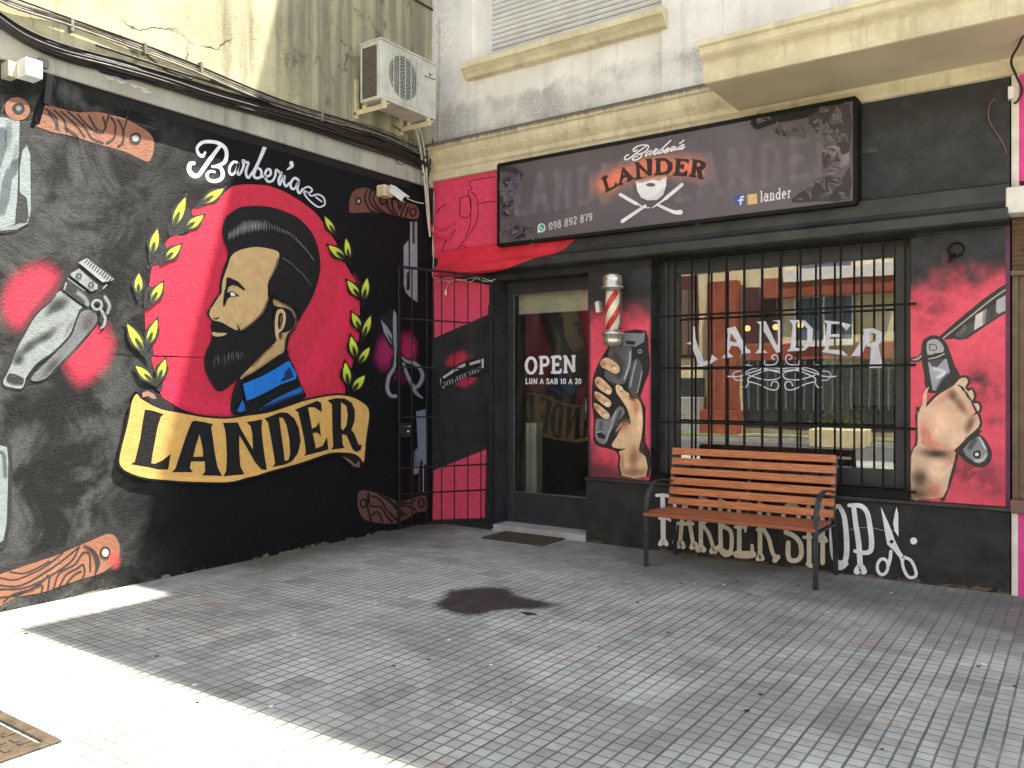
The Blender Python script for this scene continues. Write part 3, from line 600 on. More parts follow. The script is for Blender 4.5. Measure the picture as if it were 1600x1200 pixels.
# collar
BL = C(22, 108, 190, K0)
p.poly([(388, 902), (560, 830), (700, 755), (815, 684), (832, 690), (848, 735), (890, 800), (885, 852), (740, 905), (590, 985), (470, 1042), (420, 1058), (408, 1000)], BL, smooth=1)
p.poly([(770, 800), (826, 740), (866, 832), (800, 862), (740, 880)], C(10, 44, 92)); p.softstroke([(700, 850), (770, 820)], 60, BL, .8)
p.poly([(560, 1120), (700, 1030), (930, 922), (952, 990), (760, 1062), (620, 1120), (540, 1150)], C(30, 92, 160, K0)); p.softstroke([(560, 1130), (700, 1075), (940, 985)], 34, BLK, .9); p.softstroke([(570, 1090), (720, 1015), (920, 925)], 22, BLK, .8)
p.poly([(330, 1152), (352, 1110), (382, 1048), (402, 1100), (415, 1150), (360, 1164)], C(24, 96, 170, K0)); p.softstroke([(410, 1040), (412, 1160)], 24, BLK, .9)
p.ob('painted_portrait', pw)

# --- banner LANDER
p = PW(); p.base = .024; p.view(180, 600, 7.273); X2 = 1454.6
ban = [(220, 110), (170, 190), (150, 310), (110, 500), (60, 690), (30, 830), (32, 912), (80, 970), (180, 1022), (350, 1068), (700, 1100), (1050, 1112), (1260, 1112), (1400, 1085)] + [(x + X2, y) for x, y in [(0, 1065), (150, 1030), (300, 980), (500, 930), (700, 870), (900, 800), (1000, 777), (1150, 777), (1250, 795), (1310, 840), (1345, 888), (1360, 800), (1372, 640), (1400, 450), (1410, 330), (1385, 255), (1300, 190), (1200, 147), (1080, 128), (950, 137), (800, 165), (650, 200), (450, 270), (250, 330), (0, 365)]] + [(1250, 395), (1000, 380), (850, 355), (700, 325), (500, 288), (340, 210), (262, 160)]
p.stroke(ban + ban[:2], 46, BLK, 3)
p.poly([(300, 120), (300, 60), (400, 60), (520, 160), (640, 240), (640, 330), (420, 260)], (.02, .02, .02, 1)); p.poly([(285, 100), (345, 75), (420, 115), (450, 165), (400, 168), (350, 135), (290, 150)], C(150, 112, 98, K0))
p.poly([(1090 + X2, 790), (1300 + X2, 800), (1320 + X2, 950), (1230 + X2, 950), (1150 + X2, 880)], BLK); p.poly([(1085 + X2, 815), (1180 + X2, 850), (1260 + X2, 915), (1282 + X2, 875), (1308 + X2, 885), (1302 + X2, 945), (1240 + X2, 938), (1180 + X2, 885)], C(112, 82, 70, K0))
GO = C(204, 160, 88, K0)
p.poly(ban, GO, smooth=2)
p.softstroke([(90, 880), (300, 1010), (700, 1070), (1250, 1080), (X2 + 300, 960)], 60, C(214, 174, 104, K0), .5)
let = [
 ([(315, 288), (400, 300), (535, 343), (498, 368), (462, 480), (432, 640), (402, 800), (388, 898), (430, 904), (520, 862), (610, 790), (600, 850), (580, 970), (480, 970), (350, 942), (148, 910), (200, 882), (220, 800), (262, 620), (290, 430), (306, 340)], ()),
 ([(880, 415), (980, 430), (1090, 455), (1068, 490), (1085, 600), (1110, 780), (1140, 940), (1192, 1042), (963, 1036), (1000, 990), (995, 878), (842, 878), (825, 950), (860, 1000), (620, 1000), (660, 960), (720, 780), (790, 570), (830, 470), (848, 430)], [[(935, 570), (972, 740), (976, 822), (864, 826), (890, 720)]]),
 ([(1198, 440), (1372, 435), (1410, 520), (1542, 742), (1535, 560), (1515, 475), (1468, 432), (1648, 400), (1640, 520), (1660, 700), (1685, 880), (1702, 972), (1640, 972), (1560, 880), (1480, 735), (1390, 585), (1386, 640), (1390, 800), (1402, 940), (1440, 1010), (1430, 1026), (1208, 1046), (1240, 980), (1246, 800), (1236, 600), (1222, 500)], ()),
 ([(x + X2, y) for x, y in [(218, 392), (400, 320), (480, 326), (560, 390), (610, 500), (632, 640), (602, 780), (540, 870), (460, 912), (308, 942), (340, 900), (325, 800), (290, 600), (260, 440)]], [[(x + X2, y) for x, y in [(385, 378), (430, 386), (470, 470), (500, 620), (511, 780), (492, 860), (450, 872), (438, 760), (410, 560)]]]),
 ([(x + X2, y) for x, y in [(563, 292), (690, 240), (820, 190), (866, 215), (872, 317), (838, 300), (790, 265), (714, 265), (740, 400), (760, 505), (810, 480), (842, 430), (862, 592), (820, 550), (766, 556), (790, 660), (802, 732), (880, 700), (930, 598), (946, 742), (850, 770), (668, 816), (690, 780), (670, 620), (630, 440), (602, 322)]], ()),
 ([(x + X2, y) for x, y in [(933, 186), (1030, 160), (1130, 165), (1210, 210), (1246, 300), (1245, 420), (1206, 520), (1240, 560), (1270, 640), (1290, 690), (1325, 688), (1312, 750), (1260, 772), (1220, 740), (1180, 650), (1150, 580), (1100, 570), (1110, 690), (1132, 725), (978, 746), (1000, 700), (990, 500), (985, 230)]], [[(x + X2, y) for x, y in [(1090, 205), (1150, 250), (1166, 350), (1150, 470), (1110, 525), (1090, 500)]]])]
for q, h in let: p.poly(q, BLK, h)
p.ob('painted_banner', pw)

# --- script Barberia
SCR = [([(150, 300), (112, 310), (102, 370), (142, 425), (200, 425), (262, 340), (345, 225), (432, 112)], [40, 44, 48, 50, 46, 44, 42, 36]),
 ([(268, 190), (240, 228), (200, 200), (186, 140), (240, 85), (330, 76), (420, 97), (480, 150), (492, 225), (465, 295), (390, 330), (345, 335)], [28, 32, 32, 32, 36, 36, 38, 40, 40, 38, 32, 26]),
 ([(345, 335), (420, 342), (452, 400), (436, 460), (370, 488), (305, 470), (288, 415), (325, 385), (368, 392)], [28, 36, 42, 42, 38, 34, 30, 28, 24]),
 ([(612, 300), (570, 286), (530, 330), (520, 390), (550, 420), (590, 380), (618, 302), (603, 380), (618, 420), (640, 400)], 27),
 ([(640, 400), (668, 330), (662, 272), (690, 290), (718, 300), (694, 380), (702, 440), (725, 450)], 26),
 ([(722, 450), (780, 370), (842, 250), (886, 140)], [24, 28, 34, 42]), ([(886, 140), (820, 300), (775, 420), (802, 455), (848, 440), (852, 380), (822, 352)], [40, 30, 28, 26, 26, 26, 24]),
 ([(845, 440), (900, 440), (948, 420), (944, 368), (910, 370), (890, 430), (920, 490), (970, 482), (1000, 430)], 25),
 ([(1000, 430), (1008, 370), (1048, 402), (1062, 402), (1032, 480), (1045, 525)], 25),
 ([(1045, 525), (1092, 430), (1088, 500), (1110, 540), (1142, 510)], 25), ([(1165, 298), (1170, 332), (1125, 366)], [40, 34, 16]),
 ([(1242, 480), (1200, 455), (1162, 500), (1162, 555), (1200, 565), (1242, 490), (1228, 570), (1250, 612), (1282, 572)], 25)]
p = PW(); p.view(280, 210, 6.667)
p.blob((200, 430), 190, 110, C(120, 122, 120), .35, core=.1); p.blob((380, 470), 170, 80, C(120, 122, 120), .3, core=.1)
for i, (q, w_) in enumerate(SCR): p.stroke(q, w_, C(240, 240, 238, 1.25) if i < 3 else C(200, 202, 208, K0), 7)
p.stroke([(1282, 572), (1340, 545), (1382, 580), (1350, 610), (1300, 592), (1312, 640), (1380, 712), (1450, 757), (1512, 730), (1500, 660), (1440, 625), (1372, 640), (1335, 602)], 17, C(196, 198, 206, K0), 7); p.stroke([(1420, 655), (1480, 700)], 16, C(196, 198, 206, K0))
p.ob('painted_script_lettering', pw)

# --- hair clipper on its pink glow
KS = .46        # what the sun-lit end of the wall has been painted with
p = PW(); p.view(0, 390, 5.217)
PK = C(236, 66, 92, .62)
p.BS = 1.0
p.blob((285, 400), 320, 350, PK, 1, .55, .55, seed=1); p.blob((720, 840), 240, 330, PK, 1, .45, .5, seed=2)
p.softstroke([(560, 150), (470, 300), (300, 500), (170, 690), (60, 900), (10, 1080)], 110, GOUT, .75)
ol = [(480, 320), (420, 410), (285, 530), (190, 680), (120, 810), (80, 930), (40, 1010), (12, 1070), (30, 1120), (150, 1145), (205, 1122), (260, 1085), (390, 1060), (500, 945), (620, 820), (720, 710), (800, 610), (830, 655), (860, 630), (868, 560), (830, 480), (900, 500), (905, 440), (850, 340), (860, 290), (945, 245), (710, 50), (620, 100), (550, 195)]
p.poly(ol, (.018, .018, .018, 1), smooth=2)
W1 = C(206, 214, 210, KS * .95)
p.stroke([(490, 338), (422, 420), (292, 540), (202, 690), (132, 820), (92, 930), (52, 1020), (24, 1072), (40, 1112), (150, 1134), (192, 1112), (218, 1030)], 26, (.014, .014, .014, 1)); p.stroke([(255, 1068), (310, 1074), (380, 1044), (480, 934), (600, 812), (700, 702), (782, 602), (788, 540)], 26, (.014, .014, .014, 1))
p.poly([(490, 338), (600, 420), (668, 466), (640, 500), (612, 590), (562, 700), (442, 830), (300, 932), (218, 1030), (192, 1112), (150, 1132), (40, 1110), (26, 1070), (52, 1020), (92, 930), (132, 820), (202, 690), (292, 540), (422, 420)], W1, smooth=3)
for c_, rx, ry, rt_, al in (((480, 455), 130, 62, -.45, .85), ((420, 500), 110, 40, -.7, .6), ((370, 715), 130, 42, -.5, .8), ((220, 800), 110, 50, -.75, .8), ((150, 900), 70, 50, -.8, .9), ((560, 640), 26, 120, .5, .5)): p.blob(c_, rx, ry, C(42, 42, 40), al, rt_, .15)
p.BS = 1.5
for c_, rx, ry, rt_, al in (((470, 440), 110, 55, -.45, .8), ((380, 690), 140, 34, -.6, .75), ((260, 770), 110, 40, -.7, .7), ((150, 870), 60, 60, -.8, .8)): p.blob(c_, rx, ry, C(58, 58, 56), al, rt_, .1)
p.poly([(60, 1020), (95, 1010), (185, 1046), (180, 1096), (100, 1092), (55, 1065)], (.03, .03, .03, 1), smooth=3)
p.poly([(700, 492), (760, 498), (786, 540), (780, 600), (700, 700), (600, 810), (480, 932), (380, 1042), (310, 1072), (255, 1066), (262, 1030), (340, 950), (480, 812), (582, 700), (622, 590), (652, 520)], C(176, 182, 180, KS * .8), smooth=3)
p.blob((720, 590), 60, 80, C(70, 52, 54), .7, .6, .15); p.blob((420, 950), 34, 110, C(48, 46, 44), .8, .75, .1); p.blob((560, 840), 26, 110, C(120, 120, 118), .5, .75, .1)
p.stroke([(650, 505), (612, 590), (570, 695), (450, 825), (305, 930), (225, 1030)], 16, (.02, .02, .02, 1))
p.poly([(545, 232), (680, 330), (722, 430), (716, 466), (660, 440), (510, 332)], (.035, .034, .032, 1)); p.softstroke([(630, 350), (690, 400), (710, 450)], 50, W1, .75); p.stroke([(535, 275), (520, 325)], 14, W1); p.stroke([(550, 235), (685, 335)], 8, W1)
p.poly([(640, 155), (792, 290), (790, 322), (740, 342), (575, 216), (572, 196)], W1); p.poly([(635, 105), (705, 70), (925, 240), (900, 256), (830, 266)], C(216, 222, 218, KS * 1.1))
for k in range(11):
    u = k / 10; p.stroke([(712 + 195 * u, 78 + 150 * u), (686 + 195 * u, 112 + 150 * u)], 9, (.02, .02, .02, 1), 0, False)
for c_ in ((637, 217), (738, 287)): p.ring(c_, 20, 10, (.03, .03, .03, 1))
p.ring((785, 450), 38, 20, W1); p.stroke([(815, 490), (850, 555), (840, 620), (815, 640)], [22, 24, 22, 14], W1); p.stroke([(815, 545), (825, 600)], 14, (.05, .05, .05, 1)); p.softstroke([(848, 385), (885, 455), (868, 520)], 40, W1, .85); p.stroke([(835, 315), (862, 290)], 12, W1)
p.ob('painted_hair_clipper', pw)

# --- folding razors
COPS = C(204, 138, 106, .55); COPD = C(118, 74, 62)
def grain(p, lines, w_, col):
    for q in lines: p.stroke(q, w_, col, 5)
p = PW(); p.view(0, 140, 4.615)
p.softstroke([(300, 200), (520, 290), (720, 380), (960, 470), (1110, 520), (1140, 400)], 120, GOUT, .8)
p.poly([(300, 118), (400, 128), (560, 165), (700, 160), (800, 185), (905, 212), (1040, 285), (1105, 352), (1108, 440), (1078, 515), (1030, 508), (900, 448), (700, 390), (500, 330), (265, 268)], COPS, smooth=2)
WG = (.035, .03, .03, 1)
grain(p, [[(330, 140), (400, 200), (420, 290)], [(390, 150), (460, 220), (480, 310)], [(350, 170), (400, 240), (405, 280)], [(440, 160), (540, 250), (610, 340)], [(490, 160), (600, 260), (660, 350), (740, 385)], [(560, 180), (640, 270), (720, 310), (760, 270), (740, 200)], [(640, 190), (690, 280), (740, 310)], [(800, 200), (830, 260), (820, 350), (770, 385)], [(850, 220), (885, 290), (885, 380), (850, 410)], [(470, 270), (520, 310), (560, 340)]], 15, WG)
p.ell((975, 352), 42, 42, WG); p.ell((975, 352), 24, 24, C(190, 194, 192, .7))
p.poly([(-110, 150), (10, 180), (140, 195), (205, 230), (218, 480), (222, 880), (205, 960), (120, 1022), (-110, 1050)], (.03, .03, .03, 1))
p.poly([(15, 200), (140, 225), (128, 600), (115, 965), (0, 1005), (-95, 1025), (-95, 190)], C(206, 218, 216, KS)); p.blob((60, 330), 40, 150, C(70, 76, 76), .6, .05, .2); p.blob((110, 480), 30, 150, C(80, 84, 84), .5, .1, .1)
p.poly([(160, 440), (190, 400), (215, 470), (220, 880), (205, 930), (190, 780), (140, 745), (140, 560)], C(206, 220, 216, KS)); p.poly([(0, 1000), (110, 975), (205, 930), (200, 965), (120, 1008), (0, 1020)], C(190, 200, 196, KS))
p.poly([(140, 740), (182, 780), (195, 960), (105, 968), (118, 820)], (.035, .035, .035, 1))
p.ell((122, 140), 92, 82, COPS, .4); p.ell((130, 140), 46, 44, (.02, .02, .02, 1)); p.ell((132, 136), 20, 20, C(150, 150, 150, .6))
p.ob('painted_razor', pw)
p = PW(); p.view(0, 660, 3.871)
p.softstroke([(0, 905), (200, 840), (420, 760), (560, 690), (680, 650), (760, 730)], 90, GOUT, .85)
p.poly([(0, 917), (120, 878), (200, 850), (320, 812), (420, 770), (540, 720), (645, 675), (692, 685), (722, 740), (716, 820), (662, 880), (590, 920), (480, 950), (330, 1003), (240, 1033), (100, 1055), (30, 1095), (-40, 1110), (-40, 930)], COPS, smooth=2)
grain(p, [[(0, 940), (100, 950), (260, 880), (380, 790)], [(60, 905), (160, 910), (300, 840)], [(0, 985), (130, 985), (330, 870), (470, 760)], [(0, 1010), (150, 1000), (300, 930), (430, 840), (480, 750)], [(0, 1060), (120, 1040), (240, 975), (290, 925)], [(290, 1010), (300, 930)], [(325, 1000), (360, 910), (450, 860), (500, 790), (540, 800), (545, 900)], [(360, 990), (400, 920), (470, 880), (500, 860), (512, 900), (500, 940)], [(400, 975), (450, 920), (490, 900)], [(250, 1025), (250, 985), (150, 1025)], [(20, 1085), (80, 1040), (200, 1010)]], 11, WG)
p.stroke([(505, 745), (560, 780), (590, 850), (575, 915)], [8, 24, 28, 8], WG)
p.ell((635, 788), 33, 38, WG); p.ell((635, 788), 20, 24, C(224, 224, 222, .8)); p.blob((692, 830), 50, 70, C(236, 92, 92, .6), .7)
p.poly([(-120, 90), (-40, 100), (60, 120), (75, 250), (65, 560), (40, 740), (-30, 790), (-120, 800)], (.028, .028, .028, 1)); p.poly([(-105, 115), (-30, 130), (40, 150), (48, 230), (44, 420), (38, 610), (18, 712), (-30, 745), (-105, 770)], C(200, 214, 210, KS)); p.softstroke([(-10, 180), (20, 200), (30, 330)], 40, C(60, 62, 62), .8)
p.ob('painted_razor', pw)
p = PW(); p.view(540, 260, 5)
cd2 = C(112, 68, 56); wd2 = (.006, .006, .006, 1)
p.poly([(35, 245), (70, 188), (120, 170), (180, 172), (300, 240), (420, 275), (540, 300), (572, 350), (560, 410), (460, 400), (300, 362), (130, 360), (30, 360)], cd2, smooth=2)
grain(p, [[(170, 180), (150, 260), (190, 340), (240, 360)], [(200, 190), (185, 260), (230, 330), (280, 360)], [(235, 200), (215, 260), (260, 330), (310, 365)], [(270, 230), (275, 290), (320, 280), (300, 230)], [(320, 260), (330, 320), (370, 370)], [(360, 265), (370, 330), (400, 380)], [(410, 280), (420, 330), (440, 290)], [(470, 290), (440, 350), (430, 400)], [(490, 320), (465, 390)]], 15, wd2)
p.ell((100, 272), 24, 30, wd2); p.ell((100, 272), 10, 14, C(170, 170, 172)); p.ring((525, 358), 24, 13, wd2, 30)
GB = C(132, 134, 138, K0)
p.poly([(502, 432), (556, 432), (560, 1062), (500, 1020), (462, 980), (500, 960), (500, 700)], GB); p.softstroke([(528, 430), (528, 520), (530, 600)], 34, wd2, .9); p.poly([(452, 620), (488, 578), (492, 960), (468, 985), (450, 920)], GB); p.poly([(476, 830), (494, 830), (492, 965), (474, 970)], wd2); p.stroke([(497, 560), (497, 780)], 7, wd2)
p.ob('painted_razor', pw)
p = PW(); p.view(400, 600, 4)
p.poly([(1000, 172), (1060, 158), (1066, 500), (1048, 505), (1034, 465), (1012, 560), (986, 565), (986, 420), (1012, 400)], C(116, 122, 134, K0)); p.stroke([(1045, 500), (1045, 680)], 8, GB); p.stroke([(1020, 480), (1020, 680)], 6, C(80, 80, 84)); p.softstroke([(990, 420), (1000, 520)], 24, wd2, .6)
p.poly([(640, 672), (700, 668), (780, 690), (900, 735), (1000, 705), (1062, 700), (1072, 790), (1000, 802), (880, 872), (720, 862), (660, 830), (636, 760)], C(104, 70, 60), smooth=2)
grain(p, [[(705, 690), (715, 760), (780, 770), (820, 830), (850, 860)], [(720, 700), (770, 720), (820, 790), (880, 850)], [(720, 820), (760, 800), (790, 860)], [(770, 690), (840, 740), (920, 830)], [(820, 710), (900, 790), (940, 820)], [(880, 745), (960, 770), (1000, 790)], [(880, 735), (960, 745), (990, 720)], [(700, 680), (695, 760), (720, 860)]], 12, wd2)
p.ring((670, 745), 18, 12, wd2, 26); p.ring((1032, 745), 17, 11, wd2, 26)
p.ob('painted_razor', pw)
p = PW(); p.view(540, 450, 5)
PU = C(156, 34, 92)
p.blob((310, 500), 105, 200, PU, .95, .1, .3, seed=4); p.blob((490, 470), 95, 170, C(176, 36, 84), .95, -.1, .3, seed=5); p.blob((430, 680), 90, 120, C(110, 26, 60), .7, 0, .2)
GS = C(126, 130, 134, K0)
p.stroke([(375, 560), (372, 620), (332, 700), (325, 790), (352, 845), (395, 850)], 46, (.008, .008, .008, 1)); p.stroke([(440, 560), (520, 590), (580, 620), (600, 700), (560, 770), (520, 760), (480, 680), (450, 600)], 46, (.008, .008, .008, 1))
p.poly([(262, 230), (380, 160), (412, 200), (415, 470), (350, 480), (290, 350)], (.012, .008, .01, 1))
p.poly([(375, 170), (397, 205), (402, 462), (374, 462), (368, 250)], GS); p.poly([(274, 248), (330, 310), (362, 372), (356, 442), (300, 350)], GS); p.poly([(318, 340), (358, 400), (354, 435)], (.01, .01, .01, 1))
p.stroke([(390, 470), (385, 560), (378, 620), (335, 700), (325, 790), (352, 840), (395, 845)], [20, 16, 22, 26, 28, 26, 24], GS, 6); p.stroke([(440, 545), (480, 575), (540, 590), (585, 640), (598, 700), (562, 768), (525, 762), (485, 690), (450, 590)], [14, 22, 28, 28, 30, 28, 26, 26, 20], GS, 6); p.stroke([(520, 765), (550, 820), (595, 858)], [26, 26, 14], GS)
p.ob('painted_scissors', pw)
p = PW(); p.view(0, 0, 4); p.base = .004      # tarry black edge with runs, and the ledge's shadow painted in with it
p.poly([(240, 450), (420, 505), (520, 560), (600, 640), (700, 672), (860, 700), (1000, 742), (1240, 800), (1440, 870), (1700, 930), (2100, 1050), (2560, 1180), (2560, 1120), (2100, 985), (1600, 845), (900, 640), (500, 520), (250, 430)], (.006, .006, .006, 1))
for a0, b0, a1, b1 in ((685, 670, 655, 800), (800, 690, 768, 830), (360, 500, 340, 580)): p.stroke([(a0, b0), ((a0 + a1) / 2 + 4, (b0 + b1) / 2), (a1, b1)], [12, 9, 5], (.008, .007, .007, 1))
p.ob('tar_shadow_edge', pw)
p = PW(); p.view(0, 0, 1)      # hairline joint across the render, drips
p.stroke([(70, 548), (150, 551), (236, 556), (300, 558), (345, 560)], [.9, 1.6, 2.2, 1.2, .5], (.008, .008, .008, 1))
p.ob('render_joint', pw)

p = PW(); rn = random.Random(17)
for k in range(46):
    y0 = -rn.uniform(.7, 5.4); wd = rn.uniform(.04, .22); hh = rn.uniform(.006, .032); n_ = 7
    q = [(y0 - wd / 2, 0)] + [(y0 - wd / 2 + wd * i / n_, hh * rn.uniform(.3, 1.0)) for i in range(n_ + 1)] + [(y0 + wd / 2, 0)]
    col = rn.choice((C(120, 110, 92), C(96, 90, 78), C(70, 68, 60), C(134, 124, 104)))
    o_ = len(p.v); off = Vector((.001 + .0001 * k, 0, 0)); p.v += [Vector((0, a, b + .001)) + off for a, b in q]; p.c += [col] * len(q); p.mi += [0] * (len(q) - 2)
    p.f += [[o_, o_ + i, o_ + i + 1] for i in range(1, len(q) - 1)]
o_ = p.ob('chipped_base', pw); o_['kind'] = 'stuff'

# ================================================================== SHOP BUILDING (facade plane y = 0)
SH = thing('shop_building', 'old apartment building with the black and red barbershop on its ground floor', 'building')
lp = MB().box(0.001, .82, 0, .3, -.01, 2.86).ob('left_pier', 'black', SH)
pier1 = MB().box(1.89, 2.53, 0, .3, .6, 2.5).ob('pier', 'black', SH, .006)
pier2 = MB().box(4.62, 5.25, 0, .3, .6, 2.55).ob('pier', 'black', SH, .006)
pl = MB(); pl.box(1.885, 5.255, -.025, .3, -.01, .575); PLN = pl.ob('plinth', 'plinth', SH, .006)
MB().box(1.88, 5.26, -.045, .3, .575, .6).ob('plinth_cap', 'moulding', SH, .004)
li = MB(); li.box(.82, 1.89, .02, .3, 2.5, 2.86); li.box(1.89, 2.53, .004, .3, 2.5, 2.86); li.box(2.53, 4.62, .02, .3, 2.56, 2.86); li.box(4.62, 5.25, .004, .3, 2.55, 2.86); li.ob('lintel', 'black', SH)
FA = MB().box(0.001, 5.25, 0, .3, 2.86, 3.6).ob('fascia_wall', 'black', SH)
# moulding above the shop front; its left end painted red on the slant
prof = [(-.002, 2.86), (-.085, 2.835), (-.085, 2.72), (-.10, 2.69), (-.13, 2.668), (-.165, 2.655), (-.165, 2.585), (-.15, 2.57), (-.002, 2.562)]
cut = [1.92, 1.86, 1.68, 1.6, 1.5, 1.42, 1.12, 1.02, .5]
mo = MB()
for i in range(len(prof) - 1):
    (y0, z0), (y1, z1) = prof[i], prof[i + 1]; c0, c1 = cut[i], cut[i + 1]
    mo.add([(.15, y0, z0), (c0, y0, z0), (c1, y1, z1), (.15, y1, z1)], [(0, 1, 2, 3)], 1); mo.add([(c0, y0, z0), (5.25, y0, z0), (5.25, y1, z1), (c1, y1, z1)], [(0, 1, 2, 3)], 0)
mo.add([(5.25, y, z) for y, z in prof], [tuple(range(len(prof)))], 0)
mo.add([(.15, y, z) for y, z in prof], [tuple(range(len(prof)))], 1)
mo.ob('shopfront_moulding', ['moulding', 'redgloss'], SH)
# cornice
co = MB().sweep([(-.001, 3.985), (-.13, 3.965), (-.145, 3.955), (-.145, 3.90), (-.12, 3.885), (-.115, 3.84), (-.10, 3.80), (-.075, 3.765), (-.055, 3.74), (-.05, 3.70), (-.035, 3.68), (-.035, 3.60), (-.001, 3.595)], 0.02, 9.0); co.ob('cornice', 'cornice', SH)
# balcony above and its twin at the top of the building
def balcony(z, nm):
    b = MB().sweep([(-.001, z), (-.79, z), (-.80, z + .03), (-.80, z + .135), (-.815, z + .15), (-.86, z + .175), (-.875, z + .19), (-.875, z + .235), (-.90, z + .245), (-.90, z + .275), (-.88, z + .29), (-.001, z + .30)], 3.335, 9.0); return b.ob(nm, ['sillplaster'], SH)
bal = balcony(3.71, 'balcony')
bt = MB().box(3.34, 9.0, -.78, -.02, 3.7095 - .004, 3.7095).ob('balcony_soffit', 'soffit', SH)
MB().box(3.33, 9.0, -.9, .36, 12.1005, 12.4).ob('roof_balcony', 'soffit', SH)
# upper wall with window opening
uw = MB(); WX0, WX1, WZ0, WZ1 = .70, 2.64, 4.70, 6.6
uw.box(0.021, WX0, 0, .35, 3.6, 12.1); uw.box(WX1, 9, 0, .35, 3.6, 12.1); uw.box(WX0, WX1, 0, .35, 3.6, WZ0); uw.box(WX0, WX1, 0, .35, WZ1, 12.1); uw.ob('upper_wall', 'facade', SH)
rl = MB(); rl.box(0.021, .56, -.022, 0, 3.985, 9); rl.box(2.64, 3.19, -.022, 0, 3.985, 9); rl.box(.56, 2.64, -.022, 0, 4.55, 4.62); rl.ob('raised_plaster_band', 'facade', SH, .004)
MB().sweep([(-.001, 4.72), (-.14, 4.71), (-.15, 4.70), (-.15, 4.645), (-.13, 4.635), (-.09, 4.60), (-.07, 4.565), (-.022, 4.55)], .50, 2.70).ob('window_sill', 'sillplaster', SH)
rs = MB(); z = WZ0 + .02; pr = []
while z < WZ1: pr += [(.13, z), (.118, z + .006), (.112, z + .022), (.118, z + .040), (.13, z + .045), (.14, z + .0455), (.14, z + .0505)]; z += .051
rs.sweep(pr, WX0, WX1, closed=False); rs.ob('roller_shutter', 'shutter', SH, fix=False)
MB().box(0.3, 9, .35, 9, 11.9, 12.1).ob('roof', 'kerb', SH); MB().box(9, 9.3, 0, 9, 0, 12.1).ob('end_wall', 'facade', SH); MB().box(0.0, 9, 8.7, 9, 0, 12.1).ob('rear_wall', 'facade', SH)
# interior room
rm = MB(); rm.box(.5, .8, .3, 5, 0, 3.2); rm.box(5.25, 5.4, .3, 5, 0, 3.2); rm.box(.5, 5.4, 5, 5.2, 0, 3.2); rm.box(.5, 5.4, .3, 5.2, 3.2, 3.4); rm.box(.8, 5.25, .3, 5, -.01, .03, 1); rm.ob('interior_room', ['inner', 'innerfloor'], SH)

# painted red on the left pier and fascia
FP = lambda off=.0012, yy=0.0: Paint(lambda a, b: F(a, b, yy), (0, -1, 0), off)
p = FP(); REDF = C(234, 80, 110)
p.poly([(677.5, 430), (768, 446), (768, 489), (679, 528)], REDF); p.ob('painted_red_panel', lp, ('fpaint', 'fspray')); p = FP(); p.poly([(677.5, 735), (760, 702), (757.5, 809), (676, 812)], REDF); p.ob('painted_red_panel', lp, ('fpaint', 'fspray')); p = FP()
p.view(540, 450, 5)
p.blob((880, 560), 130, 80, C(196, 56, 80), .95, -.35, .35); p.blob((940, 720), 120, 70, C(196, 56, 80), .9, -.3, .35)
p.poly([(735, 700), (800, 640), (940, 565), (1090, 535), (1095, 650), (1060, 690), (940, 700), (800, 780), (750, 800)], (.012, .012, .012, 1))
LG = C(196, 200, 204)
p.poly([(760, 692), (850, 630), (932, 585), (938, 608), (850, 656), (768, 708)], LG); p.poly([(970, 585), (1080, 550), (1082, 640), (1062, 632), (1060, 580), (972, 606)], LG)
for k in range(15):
    u = k / 14; x = 770 + 280 * u; y = 735 - 120 * u; p.stroke([(x, y), (x + 10, y + 34)], 9, C(170, 174, 178), 0, False)
p.stroke([(745, 710), (752, 760), (770, 780)], 9, LG)
p.ob('painted_comb', lp, ('fpaint', 'fspray'))
p = FP()
p.poly([F_ for F_ in [(677, 284.5), (786, 263), (786, 388), (676, 404)]], C(228, 70, 102)); p.view(620, 160, 4.285); DL = C(96, 18, 32)
for q in ([(660, 498), (580, 510), (500, 525), (488, 552), (505, 580), (482, 592), (478, 640)], [(425, 640), (490, 632), (490, 755), (425, 760), (425, 640)], [(500, 600), (535, 640), (545, 740), (520, 830), (450, 930), (370, 1020)], [(490, 640), (495, 800), (460, 900)], [(395, 850), (330, 930), (300, 1010), (270, 1090)], [(550, 680), (600, 668), (660, 662)], [(265, 740), (300, 700), (330, 685)], [(440, 960), (520, 990), (580, 995)]): p.stroke(q, 6, DL)
p.softstroke([(390, 810), (300, 860), (260, 830)], 30, C(180, 50, 76), .6)
p.ob('painted_red_corner', FA, ('fpaint', 'fspray'))

# pier beside the door: hand holding a clipper
def sm(a, b, v): t = max(0, min(1, (v - a) / (b - a))); return t * t * (3 - 2 * t)
def nz(x, y, s, k=0): return noise.fractal(Vector((x * s, y * s, k)), .8, 2.1, 5)
p = FP()
def f1(q):
    x, z = q.x, q.z; a = sm(2.28, 1.98, z + .10 * nz(x, z, 5) + .12 * abs(x - 2.1)); a *= sm(1.90, 1.935, x) * (.35 + .65 * sm(2.53, 2.50, x))
    a *= 1 - .85 * sm(1.0, .66, z + .45 * max(0, x - 1.95) + .1 * nz(x, z, 7, 3)); c = C(232, 84, 106); return (c[0], c[1], c[2], a)
p.field(f1, lambda u, v: Vector((1.892 + .636 * u, 0, .605 + 1.7 * v)), 50, 110)
p.BS = 1.5; p.view(910, 570, 6.667); DK = (.022, .021, .021, 1)
p.poly([(190, -60), (112, 130), (100, 300), (100, 430), (120, 560), (112, 780), (150, 835), (210, 862), (320, 885), (375, 950), (392, 1165), (690, 1165), (705, 900), (655, 800), (660, 450), (605, 330), (690, 100), (705, -20), (690, -170), (665, -355), (435, -350), (300, -250), (260, -170)], DK, smooth=2)
